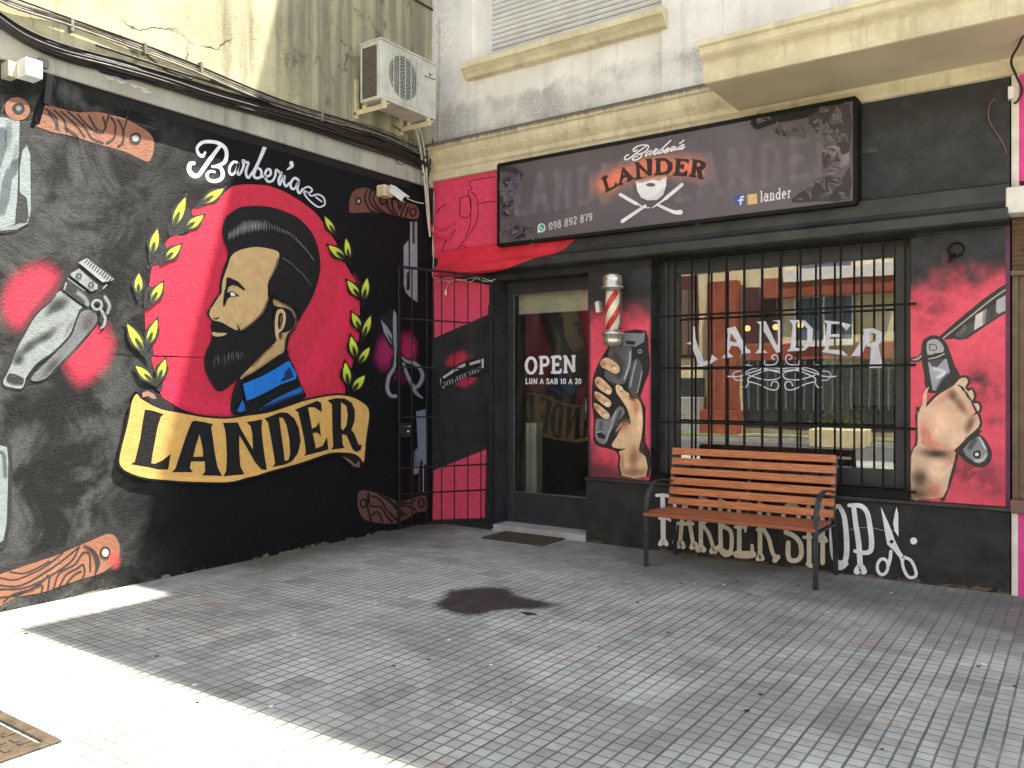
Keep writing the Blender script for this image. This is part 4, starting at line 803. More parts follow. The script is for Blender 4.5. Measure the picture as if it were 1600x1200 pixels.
p.poly([(430, -335), (620, -325), (652, -345), (645, -240), (560, -190), (420, -200)], C(132, 134, 138)); p.poly([(452, -250), (560, -245), (540, -208), (465, -212)], (.02, .02, .02, 1)); p.ring((600, -140), 18, 10, C(170, 170, 172))
p.poly([(290, -180), (430, -200), (520, -170), (470, 60), (445, 190), (340, 195), (230, 120), (270, -60)], C(100, 102, 106), smooth=2); p.softstroke([(500, -140), (490, 0), (440, 150)], 40, C(176, 178, 182), .9); p.softstroke([(330, -100), (400, -20), (380, 120)], 110, C(60, 62, 66), .7)
p.poly([(525, -40), (590, -60), (632, 70), (565, 320), (480, 250), (490, 120)], C(84, 86, 90), smooth=2); p.softstroke([(560, -40), (520, 120), (500, 230)], 26, C(170, 174, 180), .9); p.stroke([(622, 70), (575, 290)], 8, C(190, 192, 196))
p.poly([(150, 560), (250, 575), (320, 520), (385, 430), (445, 500), (300, 690), (258, 800), (215, 828), (150, 785), (132, 700)], C(128, 130, 134), smooth=2); p.softstroke([(350, 480), (300, 640), (250, 790)], 16, C(196, 198, 202), .9); p.softstroke([(200, 600), (190, 680)], 60, C(70, 72, 76), .7); p.softstroke([(400, 480), (360, 600), (330, 680)], 60, C(50, 52, 56), .8); p.stroke([(410, 615), (360, 685)], 9, C(200, 202, 204)); p.poly([(150, 712), (190, 702), (240, 735), (235, 775), (170, 760)], (.02, .018, .018, 1)); p.stroke([(150, 705), (200, 695)], 7, C(210, 210, 212))
SKN = C(232, 194, 154); SKD = C(196, 140, 112)
p.poly([(352, 215), (392, 212), (440, 268), (490, 298), (500, 342), (580, 360), (622, 450), (632, 620), (612, 780), (592, 900), (662, 960), (665, 1165), (415, 1155), (402, 950), (382, 905), (445, 880), (340, 866), (308, 830), (360, 750), (420, 650), (505, 612), (470, 470), (420, 380), (358, 290)], SKN, smooth=2)
for c_, rx, ry, col, al, rt_ in (((565, 430), 50, 110, SKD, .8, -.2), ((440, 650), 90, 60, SKD, .7, -.7), ((540, 960), 60, 120, C(140, 90, 70), .8, .1), ((520, 345), 45, 30, C(80, 60, 50), .9, .6), ((625, 860), 28, 90, C(90, 76, 64), .7, .1), ((540, 1120), 150, 50, C(90, 66, 54), .7, 0), ((420, 1000), 30, 120, C(180, 128, 106), .7, 0)): p.blob(c_, rx, ry, col, al, rt_, .15)
p.blob((600, 600), 26, 150, C(246, 222, 190), .6, .05, .2); p.softstroke([(370, 230), (410, 330), (480, 420)], 40, C(244, 218, 186), .6); p.stroke([(352, 290), (420, 385), (470, 475), (505, 605)], [6, 8, 10, 5], DK); p.stroke([(345, 868), (400, 880), (450, 872)], 8, DK); p.ell((402, 250), 20, 26, C(240, 220, 196), .6); p.stroke([(376, 240), (400, 275), (420, 280)], 6, DK)
for fp, nl, rt_ in (([(205, -50), (262, -75), (342, -30), (388, 20), (388, 75), (340, 92), (270, 55), (210, 25), (190, -15)], (335, 35), .5), ([(142, 145), (178, 125), (250, 180), (302, 240), (312, 280), (285, 312), (235, 290), (170, 240), (138, 185)], (270, 272), .6), ([(135, 280), (180, 290), (250, 335), (298, 378), (306, 415), (280, 442), (228, 420), (150, 345)], (262, 402), .6), ([(130, 398), (180, 418), (245, 470), (286, 512), (285, 550), (248, 568), (192, 525), (138, 450)], (245, 520), .6)):
    p.stroke(fp + fp[:2], 16, DK, 3); p.poly(fp, SKN, smooth=3)
    c0 = Vector(fp[0]).lerp(Vector(fp[-1]), .5); p.blob((c0.x + 22, c0.y + 20), 40, 34, C(150, 100, 80), .8, .6, .1); mid = Vector(fp[2]).lerp(Vector(fp[6]), .45); p.blob((mid.x, mid.y), 40, 26, SKD, .5, .6, .1)
    p.ell(nl, 26, 20, C(242, 226, 206), rt_); p.stroke([(nl[0] - 26, nl[1] - 6), (nl[0] - 8, nl[1] - 24), (nl[0] + 20, nl[1] - 16)], 6, DK)
p.ob('painted_hand_with_clipper', pier1, ('fpaint', 'fspray'))

# right pier: fist with an open razor
p = FP()
def f2(q):
    x, z = q.x, q.z; n_ = nz(x, z, 4.2, 1); a = sm(2.34, 2.02, z + .16 * n_ - .05 * (x - 4.9))
    for cx_, cz, r_, st in ((4.75, 2.03, .13, .6), (5.08, 1.45, .16, .8), (5.02, .85, .17, .75), (4.72, 1.9, .06, .4), (5.17, 1.2, .06, .6), (5.18, 2.2, .08, .5), (5.15, .72, .1, .4)): a *= 1 - st * math.exp(-(((x - cx_) / r_) ** 2 + ((z - cz) / r_ / .75) ** 2)) * max(0, min(1.3, .75 + 1.1 * nz(x, z, 8, 2)))
    c = C(234, 88, 108); return (c[0], c[1], c[2], a * sm(5.25, 5.225, x))
p.field(f2, lambda u, v: Vector((4.622 + .626 * u, 0, .605 + 1.85 * v)), 60, 120)
p.BS = 1.5; p.view(1415, 430, 6.857); OD = C(60, 56, 54)
p.poly([(360, 655), (560, 480), (820, 265), (1010, 130), (1100, 80), (1102, 385), (1000, 450), (820, 570), (660, 680), (580, 695), (520, 680), (420, 690)], OD)
p.poly([(520, 645), (640, 560), (742, 480), (1085, 215), (1088, 370), (900, 490), (742, 588), (650, 665), (585, 680)], C(84, 80, 80)); p.softstroke([(560, 640), (620, 580), (640, 540)], 60, C(120, 112, 112), .7)
p.poly([(750, 432), (868, 360), (850, 520), (734, 592)], C(216, 208, 204)); p.softstroke([(850, 370), (840, 520)], 60, C(110, 104, 104), .8); p.softstroke([(930, 340), (920, 460)], 70, C(72, 68, 68), .8); p.poly([(975, 268), (1086, 205), (1090, 372), (1000, 412), (970, 392)], C(176, 174, 174)); p.stroke([(395, 682), (560, 550), (740, 405), (900, 275), (1085, 145)], 15, C(176, 174, 166), 3)
p.stroke([(40, 905), (100, 905), (150, 890), (190, 845)], [40, 56, 60, 60], OD); p.stroke([(75, 905), (120, 900), (150, 880), (185, 850)], [10, 24, 24, 14], C(168, 164, 160))
p.poly([(178, 720), (172, 900), (200, 1060), (245, 1260), (540, 1230), (590, 1090), (525, 960), (455, 760), (392, 672), (300, 642), (225, 668)], OD, smooth=2)
p.poly([(228, 725), (285, 690), (345, 690), (402, 755), (405, 820), (320, 835), (236, 852)], C(172, 172, 172), smooth=2); p.stroke([(255, 745), (300, 740), (330, 760), (325, 800), (262, 802), (258, 745)], 9, (.03, .03, .03, 1), 3); p.stroke([(250, 897), (330, 880), (412, 845)], 12, C(190, 188, 184))
p.poly([(240, 930), (440, 895), (478, 1050), (410, 1110), (330, 1240), (290, 1230)], C(166, 168, 176)); p.poly([(250, 920), (420, 895), (340, 985), (290, 990)], C(84, 82, 84)); p.softstroke([(300, 1000), (420, 1040), (340, 1100)], 60, C(216, 218, 226), .8); p.softstroke([(470, 1060), (400, 1120), (340, 1230)], 60, C(66, 64, 66), .9)
p.view(1415, 580, 5.714)
fist = [(155, 335), (185, 322), (260, 240), (330, 188), (430, 128), (482, 70), (540, 58), (557, 100), (532, 142), (560, 180), (592, 165), (612, 230), (592, 268), (618, 288), (652, 292), (662, 340), (640, 372), (662, 440), (650, 500), (545, 592), (425, 712), (290, 702), (180, 652), (130, 560), (108, 400)]
arm = [(110, 360), (150, 420), (140, 560), (165, 650), (290, 702), (435, 712), (442, 762), (392, 960), (335, 1122), (150, 1135), (58, 1130), (54, 742), (102, 662), (112, 560)]
p.poly([(470, 730), (500, 640), (600, 520), (690, 530), (655, 560), (742, 650), (560, 760)], OD); p.poly([(500, 690), (560, 640), (655, 560), (742, 650), (772, 745), (742, 830), (655, 862), (560, 822), (480, 752)], OD, smooth=2)
p.stroke(fist + fist[:2], 44, OD, 3); p.stroke([(435, 712), (445, 762), (395, 960), (330, 1140)], 44, OD); p.stroke([(110, 330), (105, 560), (95, 660), (50, 745)], 30, OD)
p.poly([(512, 700), (650, 580), (722, 680), (726, 762), (662, 822), (592, 792)], C(140, 142, 146), smooth=2); p.softstroke([(570, 690), (620, 610)], 70, C(66, 64, 66), .8); p.stroke([(660, 590), (712, 690)], 12, C(214, 216, 220)); p.softstroke([(620, 800), (690, 790), (720, 740)], 40, C(200, 202, 206), .8); p.ell((645, 742), 42, 36, (.02, .02, .02, 1)); p.ell((638, 742), 18, 16, C(235, 235, 235)); p.stroke([(672, 720), (682, 742), (672, 764)], 7, C(200, 200, 200))
FS = C(226, 190, 162)
p.poly(arm, FS, smooth=2); p.poly(fist, FS, smooth=2); p.poly([(212, 140), (192, 200), (185, 318), (120, 360), (150, 300), (158, 220), (180, 165)], FS, smooth=2)
for c_, rx, ry, col, al, rt_ in (((280, 735), 170, 50, C(60, 50, 44), .95, .1), ((130, 960), 95, 100, C(76, 54, 44), .9, 0), ((260, 1070), 80, 80, C(190, 110, 90), .8, 0), ((110, 1100), 130, 70, C(70, 54, 46), .85, 0), ((185, 560), 60, 130, C(206, 130, 108), .85, -.3), ((270, 660), 130, 40, C(206, 130, 110), .7, .3), ((420, 210), 45, 60, C(96, 70, 56), .9, -.3), ((350, 230), 120, 36, C(196, 130, 108), .6, -.55), ((490, 300), 45, 110, C(130, 92, 74), .85, -.6), ((575, 480), 40, 100, C(110, 80, 66), .85, .4), ((330, 450), 150, 140, C(216, 180, 158), .6, 0), ((400, 790), 40, 50, C(206, 140, 122), .7, 0)): p.blob(c_, rx, ry, col, al, rt_, .12)
p.blob((330, 470), 90, 110, C(240, 212, 184), .55, .3, .1); p.blob((470, 600), 90, 40, C(244, 216, 188), .5, -.6, .1); p.blob((280, 870), 90, 90, C(240, 210, 182), .5, 0, .1)
p.poly([(450, 125), (475, 128), (520, 190), (565, 250), (570, 275), (535, 275), (480, 215), (440, 170)], FS, smooth=2); p.blob((600, 345), 40, 40, C(226, 160, 138), .8)
for q in ([(468, 122), (500, 140), (520, 165)], [(520, 165), (545, 195), (560, 225), (590, 262)], [(590, 262), (600, 290), (640, 372)], [(612, 388), (640, 372)]): p.stroke(q, [8, 16, 22, 10][:len(q)], OD)
p.ob('painted_fist_with_razor', pier2, ('fpaint', 'fspray'))
MB().box(5.225, 5.252, -.004, 0, .6, 2.55).ob('purple_edge', 'purple', pier2)

# BARBER SHOP on the plinth
p = FP(.0012, -.025); p.view(1020, 760, 7.273); WH = C(236, 236, 240); WB = C(226, 218, 204)
def slab(strokes, col):
    for q, w_ in strokes: p.stroke(q, w_, col, 5)
slab([([(112, 100), (116, 350), (120, 640)], [48, 56, 56]), ([(45, 102), (110, 100), (165, 104)], 36), ([(85, 655), (120, 620), (155, 655)], [50, 70, 50]), ([(150, 104), (235, 140), (245, 280), (165, 355)], 36), ([(160, 360), (240, 410), (255, 520), (232, 640)], [34, 36, 36, 20]), ([(80, 360), (160, 360)], 36)], WH)
slab([([(310, 670), (330, 420), (365, 160)], 46), ([(365, 160), (420, 420), (462, 660)], 46), ([(292, 420), (455, 425)], 44), ([(290, 680), (320, 640), (345, 680)], [60, 70, 60]), ([(448, 690), (470, 650), (500, 690)], 60)], WB)
slab([([(548, 120), (548, 420), (548, 690)], 50), ([(550, 130), (635, 180), (640, 330), (560, 440)], 40), ([(575, 450), (640, 540), (690, 700)], 42), ([(520, 720), (548, 690), (580, 720)], 64), ([(670, 740), (695, 700), (710, 740)], 56)], WB)
slab([([(768, 150), (770, 450), (775, 690)], 50), ([(770, 160), (860, 220), (860, 380), (775, 450)], 40), ([(790, 450), (880, 500), (900, 620), (880, 740), (800, 740)], 46), ([(745, 690), (830, 760), (890, 750)], [50, 80, 60])], WB)
slab([([(980, 180), (985, 480), (985, 760)], 52), ([(940, 460), (1060, 465)], 34), ([(1055, 470), (1055, 510)], 28), ([(960, 770), (1060, 775), (1135, 770)], 84), ([(1130, 670), (1135, 760)], 38), ([(980, 190), (1110, 200)], 40)], WB)
slab([([(1215, 190), (1220, 480), (1222, 800)], 52), ([(1190, 490), (1260, 495)], 36), ([(1220, 200), (1310, 260), (1310, 400), (1240, 500)], 42), ([(1270, 500), (1325, 600), (1360, 740), (1405, 820)], 46), ([(1200, 820), (1225, 780), (1245, 820)], 56), ([(1390, 840), (1425, 800)], 56)], WB)
p.view(1220, 760, 6.957)
slab([([(195, 330), (190, 240), (120, 200), (45, 240), (30, 380), (70, 500)], 46), ([(60, 500), (150, 540), (215, 620), (225, 740), (180, 800), (105, 795), (82, 730), (85, 610)], 52)], WB)
slab([([(305, 220), (310, 500), (312, 830)], 50), ([(452, 230), (458, 560), (458, 830)], 50), ([(255, 552), (330, 550)], 36), ([(410, 590), (452, 545), (495, 590)], [44, 64, 44]), ([(300, 840), (330, 860)], 50)], WB)
slab([([(640, 215), (590, 225), (560, 320), (555, 560), (575, 760), (640, 830), (705, 800), (720, 620), (695, 340), (640, 215)], [46, 46, 50, 50, 50, 58, 58, 60, 54, 46]), ([(590, 850), (650, 880), (720, 840)], [40, 60, 40])], WH)
slab([([(795, 220), (820, 420), (850, 620), (868, 880)], [52, 56, 60, 60]), ([(745, 205), (870, 210), (940, 280), (970, 420), (990, 600), (975, 700), (900, 720), (810, 700)], [40, 52, 52, 56, 58, 56, 46, 40]), ([(830, 920), (868, 880), (905, 920)], [70, 90, 70])], WH)
p.poly([(1090, 222), (1112, 262), (1170, 390), (1212, 492), (1242, 582), (1302, 700), (1342, 762), (1322, 862), (1292, 772), (1220, 682), (1160, 632), (1140, 520), (1118, 390)], WH); p.ell((1208, 598), 22, 20, (.02, .02, .02, 1)); p.poly([(1262, 218), (1280, 300), (1282, 545), (1240, 482), (1224, 400), (1240, 300)], WH)
p.ring((1110, 870), 58, 34, WH, 86, .08); p.stroke([(1200, 705), (1192, 780), (1175, 850)], 38, WH); p.stroke([(1338, 765), (1415, 800), (1462, 890), (1470, 970), (1400, 985), (1350, 920), (1325, 830), (1338, 765)], 34, WH); p.ell((1447, 590), 38, 38, WH)
p.ob('painted_barber_shop_lettering', PLN, ('fpaint', 'fspray'))
p = FP(.0008, -.025); rn = random.Random(23)
for k in range(60):
    x0 = rn.uniform(1.9, 5.2); wd = rn.uniform(.03, .2); hh = rn.uniform(.006, .035); n_ = 7
    q = [(x0 - wd / 2, 0)] + [(x0 - wd / 2 + wd * i / n_, hh * rn.uniform(.3, 1.0)) for i in range(n_ + 1)] + [(x0 + wd / 2, 0)]
    col = rn.choice((C(96, 80, 72), C(84, 78, 70), C(62, 58, 54), C(112, 90, 80)))
    o_ = len(p.v); off = Vector((0, -.026 - .00008 * k, 0)); p.v += [Vector((max(1.89, min(5.25, a)), 0, b + .001)) + off for a, b in q]; p.c += [col] * len(q); p.mi += [0] * (len(q) - 2)
    p.f += [[o_, o_ + i, o_ + i + 1] for i in range(1, len(q) - 1)]
o_ = p.ob('splashed_base', PLN, ('fpaint', 'fspray')); o_['kind'] = 'stuff'
p = FP(.001, -.025); p.view(1220, 760, 6.957); p.stroke([(755, 470), (850, 450), (1000, 452), (1130, 480), (1290, 480)], 9, C(150, 150, 152)); p.ob('conduit_scar', PLN, ('fpaint', 'fspray'))

# ---- door
DR = MB(); DY = .25
DR.box(.822, .90, DY - .03, DY + .03, .06, 2.5); DR.box(1.80, 1.888, DY - .03, DY + .03, .06, 2.5); DR.box(.90, 1.80, DY - .028, DY + .028, .06, .365); DR.box(.90, 1.80, DY - .028, DY + .028, 2.37, 2.5)
door = DR.ob('door', 'frame', SH, .004)
b_ = MB(); b_.box(.90, .912, DY - .036, DY - .028, .365, 2.37); b_.box(1.788, 1.80, DY - .036, DY - .028, .365, 2.37); b_.box(.912, 1.788, DY - .036, DY - .028, .365, .377); b_.box(.912, 1.788, DY - .036, DY - .028, 2.358, 2.37); b_.ob('glazing_bead', 'steel', door)
MB().add([(.90, DY, .36), (1.80, DY, .36), (1.80, DY, 2.37), (.90, DY, 2.37)], [(0, 1, 2, 3)]).ob('door_glass', 'dglass', door)
hd = MB(); hd.tube([(1.775, DY - .03, 1.12), (1.775, DY - .08, 1.12), (1.775, DY - .08, 1.32), (1.775, DY - .03, 1.32)], .009); hd.ob('handle', 'steel', door)
p = FP(.001, DY); WHD = C(235, 235, 238)
write(p, 'OPEN', (820, 585), (25.4, -.9), (0, -27), 4.7, WHD, .7); write(p, 'LUN A SAB 10 A 20', (821, 600), (8.2, .0), (0, -8.5), 1.55, WHD, .6)
p.ob('door_lettering', door, ('vinyl', 'vspray'))
MB().box(.80, 1.885, -.03, .30, -.01, .06).ob('threshold_step', 'marble', SH, .006)

# ---- display window and its bars
WY = .2
wf = MB(); X0, X1, Z0, Z1 = 2.532, 4.618, .66, 2.558
wf.box(X0, 2.70, WY - .05, WY + .05, Z0, Z1); wf.box(4.49, X1, WY - .05, WY + .05, Z0, Z1); wf.box(2.70, 4.49, WY - .048, WY + .05, Z0, .80); wf.box(2.70, 4.49, WY - .048, WY + .05, 2.435, Z1); wf.box(2.60, 2.63, WY - .075, WY - .05, Z0, Z1)
win = wf.ob('display_window', 'frame', SH, .005)
MB().add([(2.70, WY, .79), (4.49, WY, .79), (4.49, WY, 2.44), (2.70, WY, 2.44)], [(0, 1, 2, 3)]).ob('window_glass', 'glass', win)
MB().box(2.531, 4.619, -.02, WY + .05, .6, .655).ob('sill', 'iron', win, .004)
p = FP(.001, WY); p.view(1060, 470, 8); WW = C(228, 228, 238)
p.poly([(182, 325), (205, 318), (215, 480), (255, 590), (320, 755), (405, 742), (420, 672), (492, 728), (400, 790), (268, 832), (185, 610), (160, 548), (100, 536), (178, 500)], WW)
p.poly([(608, 345), (712, 318), (770, 430), (855, 590), (902, 622), (902, 650), (780, 668), (790, 632), (752, 572), (660, 560), (625, 640), (690, 702), (540, 718), (592, 660), (620, 430)], WW, [[(655, 400), (738, 522), (645, 505)]])
p.poly([(973, 262), (1092, 255), (1232, 560), (1250, 540), (1240, 262), (1170, 250), (1292, 240), (1276, 640), (1228, 652), (1082, 400), (1050, 380), (1045, 600), (1122, 650), (958, 656), (1010, 600), (1020, 300)], WW)
p.view(1220, 470, 8)
p.poly([(108, 240), (300, 244), (402, 350), (392, 520), (300, 622), (78, 632), (120, 590), (150, 300)], WW, [[(190, 270), (270, 276), (332, 350), (332, 520), (270, 590), (185, 590)]])
p.poly([(538, 245), (740, 262), (882, 300), (822, 370), (742, 290), (630, 290), (625, 420), (742, 414), (742, 450), (612, 450), (600, 612), (760, 612), (842, 690), (720, 670), (508, 640), (550, 600), (580, 300)], WW)
p.poly([(1028, 350), (1160, 344), (1262, 390), (1276, 480), (1222, 560), (1282, 832), (1108, 840), (1132, 580), (1060, 562), (1010, 690), (878, 690), (980, 540), (1042, 400)], WW, [[(1120, 390), (1200, 420), (1202, 500), (1110, 530)]])
p.view(1060, 470, 8)
fl = [([(1200, 735), (1168, 712), (1182, 682), (1228, 680), (1246, 732), (1215, 788), (1140, 802), (1085, 798), (1078, 752)], 13), ([(1290, 852), (1180, 835), (1060, 850), (900, 900), (760, 945), (620, 945)], 15), ([(780, 878), (705, 890), (682, 940), (722, 990), (800, 992)], 12), ([(1290, 880), (1150, 865), (1040, 890), (900, 950), (870, 985), (875, 1030), (840, 1082), (792, 1080)], 14), ([(838, 800), (1000, 832), (1150, 870), (1268, 902), (1265, 962), (1180, 986), (1060, 984), (880, 930)], 13), ([(1160, 1062), (1175, 1020), (1230, 1010), (1255, 1062), (1220, 1112), (1130, 1102), (1000, 1042), (880, 1010)], 14), ([(650, 825), (780, 822)], 11), ([(800, 930), (900, 860), (1040, 830)], 11)]
for q, w_ in fl:
    p.stroke(q, w_, WW); p.stroke([(2588 - x, y) for x, y in q], w_, WW)
p.ob('window_lettering', win, ('vinyl', 'vspray'))
gr = MB()
for z in (.665, 1.13, 1.60, 2.05, 2.545): gr.box(2.56, 4.66, -.018, -.010, z - .009, z + .009)
for z in (.9, 1.37, 1.85, 2.33): gr.box(2.535, 2.6125, -.018, .04, z - .008, z + .008)
gr = gr.ob('window_grille', 'iron', SH)
for k in range(14): x = 2.62 + k * .1515; MB().box(x - .0072, x + .0072, -.0325, -.0185, .668, 2.548 if k % 3 else 2.57).ob('bar', 'iron', gr)

# fascia odds and ends
fo = MB(); a = F(1345, 238); fo.box(a.x, a.x + .12, -.012, 0, a.z - .02, a.z + .02); fo.ob('metal_bracket', 'frame', SH)

# ================================================================== SIGN BOARD
SG = thing('sign_board', 'long dark printed sign box with orange lettering above the shop door and window', 'sign')
sx0, sx1, sz0, sz1, sy = .965, 4.27, 2.815, 3.605, -.14
MB().box(sx0 + .02, sx1 - .02, sy + .004, -.015, sz0 + .02, sz1 - .02).ob('face_panel', simple('sign_vinyl', C(92, 82, 89), .38, var=.16, nsc=1.3), SG)
fr = MB(); fr.box(sx0, sx1, sy - .008, -.003, sz0 - .012, sz0 + .02); fr.box(sx0, sx1, sy - .008, -.003, sz1 - .02, sz1 + .012); fr.box(sx0 - .012, sx0 + .02, sy - .006, -.005, sz0 + .0, sz1); fr.box(sx1 - .02, sx1 + .012, sy - .006, -.005, sz0, sz1); fr.ob('frame', 'iron', SG, .003)
def SP(b=.0016): return Paint(lambda a, b_: F(a, b_, sy + .004), (0, -1, 0), b)
p = SP()
write(p, 'LANDER', (800, 338), (36, -5), (0, -62), 15, C(122, 112, 116), gap=.16, soft=.5); write(p, 'LANDER', (1050, 318), (50, -9), (0, -68), 18, C(124, 114, 118), gap=.12, soft=.5)
for q in ([(830, 380), (930, 310)], [(985, 330), (1075, 280)], [(1090, 350), (1180, 240)]): p.softstroke(q, 12, C(110, 100, 104), .3)
p.ob('ghost_lettering', SG, ('vinyl', 'vspray'))
p = SP(.0045); p.view(920, 210, 8)
p.softstroke([(150, 660), (300, 580), (480, 490), (660, 420), (900, 390), (1150, 390), (1420, 440)], 430, C(186, 128, 108), .85, core=.3); p.softstroke([(190, 620), (320, 570), (480, 490), (660, 430), (900, 400), (1150, 410), (1390, 440)], 250, C(230, 124, 98), .95)
DB = C(52, 40, 38)
for off, col in (((10, 8), C(24, 12, 12)), ((0, 0), DB)):
    o = lambda l: [(x + off[0], y + off[1]) for x, y in l]
    p.poly(o([(145, 555), (205, 510), (235, 515), (215, 560), (250, 682), (318, 650), (338, 590), (356, 642), (205, 727), (215, 690), (172, 562)]), col)
    p.poly(o([(423, 410), (442, 415), (500, 480), (562, 547), (472, 592), (490, 565), (466, 522), (420, 545), (402, 590), (432, 612), (358, 642), (386, 600)]), col, [o([(430, 460), (452, 505), (421, 520)])])
    p.poly(o([(563, 350), (622, 345), (735, 470), (730, 332), (700, 310), (787, 303), (782, 502), (740, 512), (627, 412), (636, 520), (672, 542), (563, 562), (600, 530), (594, 380)]), col)
    p.poly(o([(818, 305), (960, 295), (1042, 350), (1042, 430), (980, 492), (808, 507), (840, 480), (845, 330)]), col, [o([(890, 325), (950, 325), (990, 380), (980, 450), (940, 475), (890, 475)])])
    p.poly(o([(1068, 300), (1247, 310), (1241, 367), (1210, 332), (1140, 325), (1136, 390), (1187, 365), (1181, 432), (1130, 416), (1126, 480), (1190, 480), (1232, 440), (1216, 517), (1038, 507), (1080, 485), (1095, 330)]), col)
    p.poly(o([(1288, 310), (1400, 320), (1457, 355), (1452, 410), (1402, 442), (1422, 540), (1452, 557), (1368, 552), (1350, 442), (1335, 432), (1326, 500), (1342, 532), (1243, 522), (1280, 500), (1305, 340)]), col, [o([(1345, 345), (1395, 355), (1400, 395), (1345, 410)])])
WS = C(232, 230, 234)
p.poly([(594, 588), (640, 612), (720, 592), (800, 568), (880, 580), (930, 560), (976, 530), (972, 640), (932, 762), (852, 822), (740, 827), (660, 792), (608, 700)], WS); p.softstroke([(600, 600), (700, 585), (800, 560), (960, 540)], 60, C(236, 180, 150), .6); p.ell((778, 632), 58, 24, C(96, 86, 90))
for q, w_ in (([(400, 755), (600, 870)], 42), ([(600, 862), (690, 912), (770, 920)], [26, 18, 10]), ([(710, 895), (600, 970), (425, 1088)], [34, 40, 46]), ([(1170, 630), (970, 800)], [42, 44]), ([(970, 800), (860, 880), (800, 920)], [30, 18, 10]), ([(862, 880), (1060, 970), (1150, 975)], [34, 44, 62])): p.stroke(q, w_, WS, 4)
def straight(x): 
    ks = [(80, 440), (550, 425), (800, 456), (1000, 505), (1250, 612), (1400, 700)]
    for (a0, b0), (a1, b1) in zip(ks, ks[1:]):
        if x <= a1: return b0 + (b1 - b0) * (x - a0) / (a1 - a0)
    return ks[-1][1]
for q, w_ in SCR:
    pts = [(420 + (x - 80) * .64 + (straight(x) - y) * .28, 330 - (x - 80) * .118 - (straight(x) - y) * .46) for x, y in q]; p.stroke(pts, 15 if isinstance(w_, int) else 17, WS, 5)
p.ob('logo_lettering', SG, ('vinyl', 'vspray'))
p = SP(.0016); p.view(770, 230, 7.5)
p.ell((572, 945), 46, 52, C(236, 238, 236)); p.poly([(528, 960), (600, 985), (526, 1005)], C(236, 238, 236)); p.ell((574, 944), 36, 42, C(60, 168, 116)); p.stroke([(556, 925), (562, 950), (592, 965)], 9, C(236, 240, 238), 3)
p.ob('app_icon', SG, ('vinyl', 'vspray')); p = SP(.0016); p.view(770, 230, 7.5)
for k, tx in enumerate(('098', '892', '879')):
    p = SP(.0016); p.view(770, 230, 7.5); adv = 2.42 * k
    write(p, tx, (655 + 76 * adv, 975 - 17.5 * adv), (76, -17.5), (0, -92), 11, C(214, 208, 210), .8, gap=.05); p.ob('phone_lettering', SG, ('vinyl', 'vspray'))
p = SP(.0016); p.view(1130, 140, 6)
p.poly([(102, 998), (200, 985), (205, 1072), (108, 1084)], C(66, 92, 158)); p.stroke([(190, 1005), (168, 1012), (164, 1075)], 15, C(236, 238, 244), 3); p.stroke([(145, 1040), (190, 1034)], 12, C(236, 238, 244))
p.ob('app_icon', SG, ('vinyl', 'vspray')); p = SP(.0016); p.view(1130, 140, 6)
p.poly([(224, 985), (318, 972), (322, 1070), (228, 1082)], C(214, 168, 104)); p.stroke([(242, 1000), (304, 992), (307, 1056), (246, 1064), (242, 1000)], 7, C(240, 218, 180), 0); p.ring((275, 1028), 16, 7, C(240, 218, 180))
p.ob('app_icon', SG, ('vinyl', 'vspray')); p = SP(.0016); p.view(1130, 140, 6)
write(p, 'lander', (345, 1056), (84, -12), (0, -105), 12, C(232, 228, 230), .8)
p.ob('account_lettering', SG, ('vinyl', 'vspray'))
# printed flourishes in the corners
def curls(p, seeds, box, col, w_, n=9):        # sprays of nested leaf-shaped lines
    rn = random.Random(seeds)
    for k in range(n):
        x = rn.uniform(box[0], box[2]); y = rn.uniform(box[1], box[3]); a = rn.uniform(0, 6.28); l = rn.uniform(90, 170); sg = rn.choice((-1, 1))
        for m in range(4):
            bend = sg * (.25 + .28 * m); pts = []
            for i in range(9):
                t = i / 8; u = l * (1 - .1 * m) * t; v = bend * l * math.sin(math.pi * t) * .55
                pts.append((x + math.cos(a) * u - math.sin(a) * v, y + math.sin(a) * u + math.cos(a) * v))
            pts = [q for q in pts if box[0] <= q[0] <= box[2] and box[1] <= q[1] <= box[3]]
            if len(pts) > 2: p.stroke(pts, [2] + [w_] * (len(pts) - 2) + [2], col, 4, False)
p = SP(.003); p.view(770, 230, 7.5)
BKC = C(30, 28, 32)
p.softstroke([(110, 250), (250, 270), (330, 330)], 120, BKC, .8); p.blob((200, 440), 130, 150, BKC, .8, .3); p.blob((130, 620), 60, 90, BKC, .7); p.blob((300, 1000), 220, 110, BKC, .85, .15)
curls(p, 5, (75, 250, 330, 700), C(112, 106, 112), 8, 14); curls(p, 6, (80, 880, 520, 1090), C(104, 98, 104), 8, 12); p.blob((195, 720), 80, 110, C(122, 108, 112), .8); curls(p, 8, (120, 620, 265, 820), BKC, 5)
p.ob('printed_flourish', SG, ('vinyl', 'vspray'))
p = SP(.003); p.view(1130, 140, 6)
p.poly([(265, 290), (480, 235), (820, 165), (1115, 120), (1110, 165), (900, 200), (800, 260), (640, 290), (480, 320), (330, 375), (280, 350)], BKC, smooth=2); GF = C(64, 58, 60); LF = C(116, 108, 108)
p.poly([(800, 250), (1180, 130), (1185, 560), (1110, 600), (1000, 520), (900, 460), (860, 380)], GF, smooth=2); p.poly([(640, 1060), (700, 980), (840, 900), (880, 840), (1000, 810), (1120, 830), (1185, 720), (1185, 1020), (900, 1045)], GF, smooth=2)
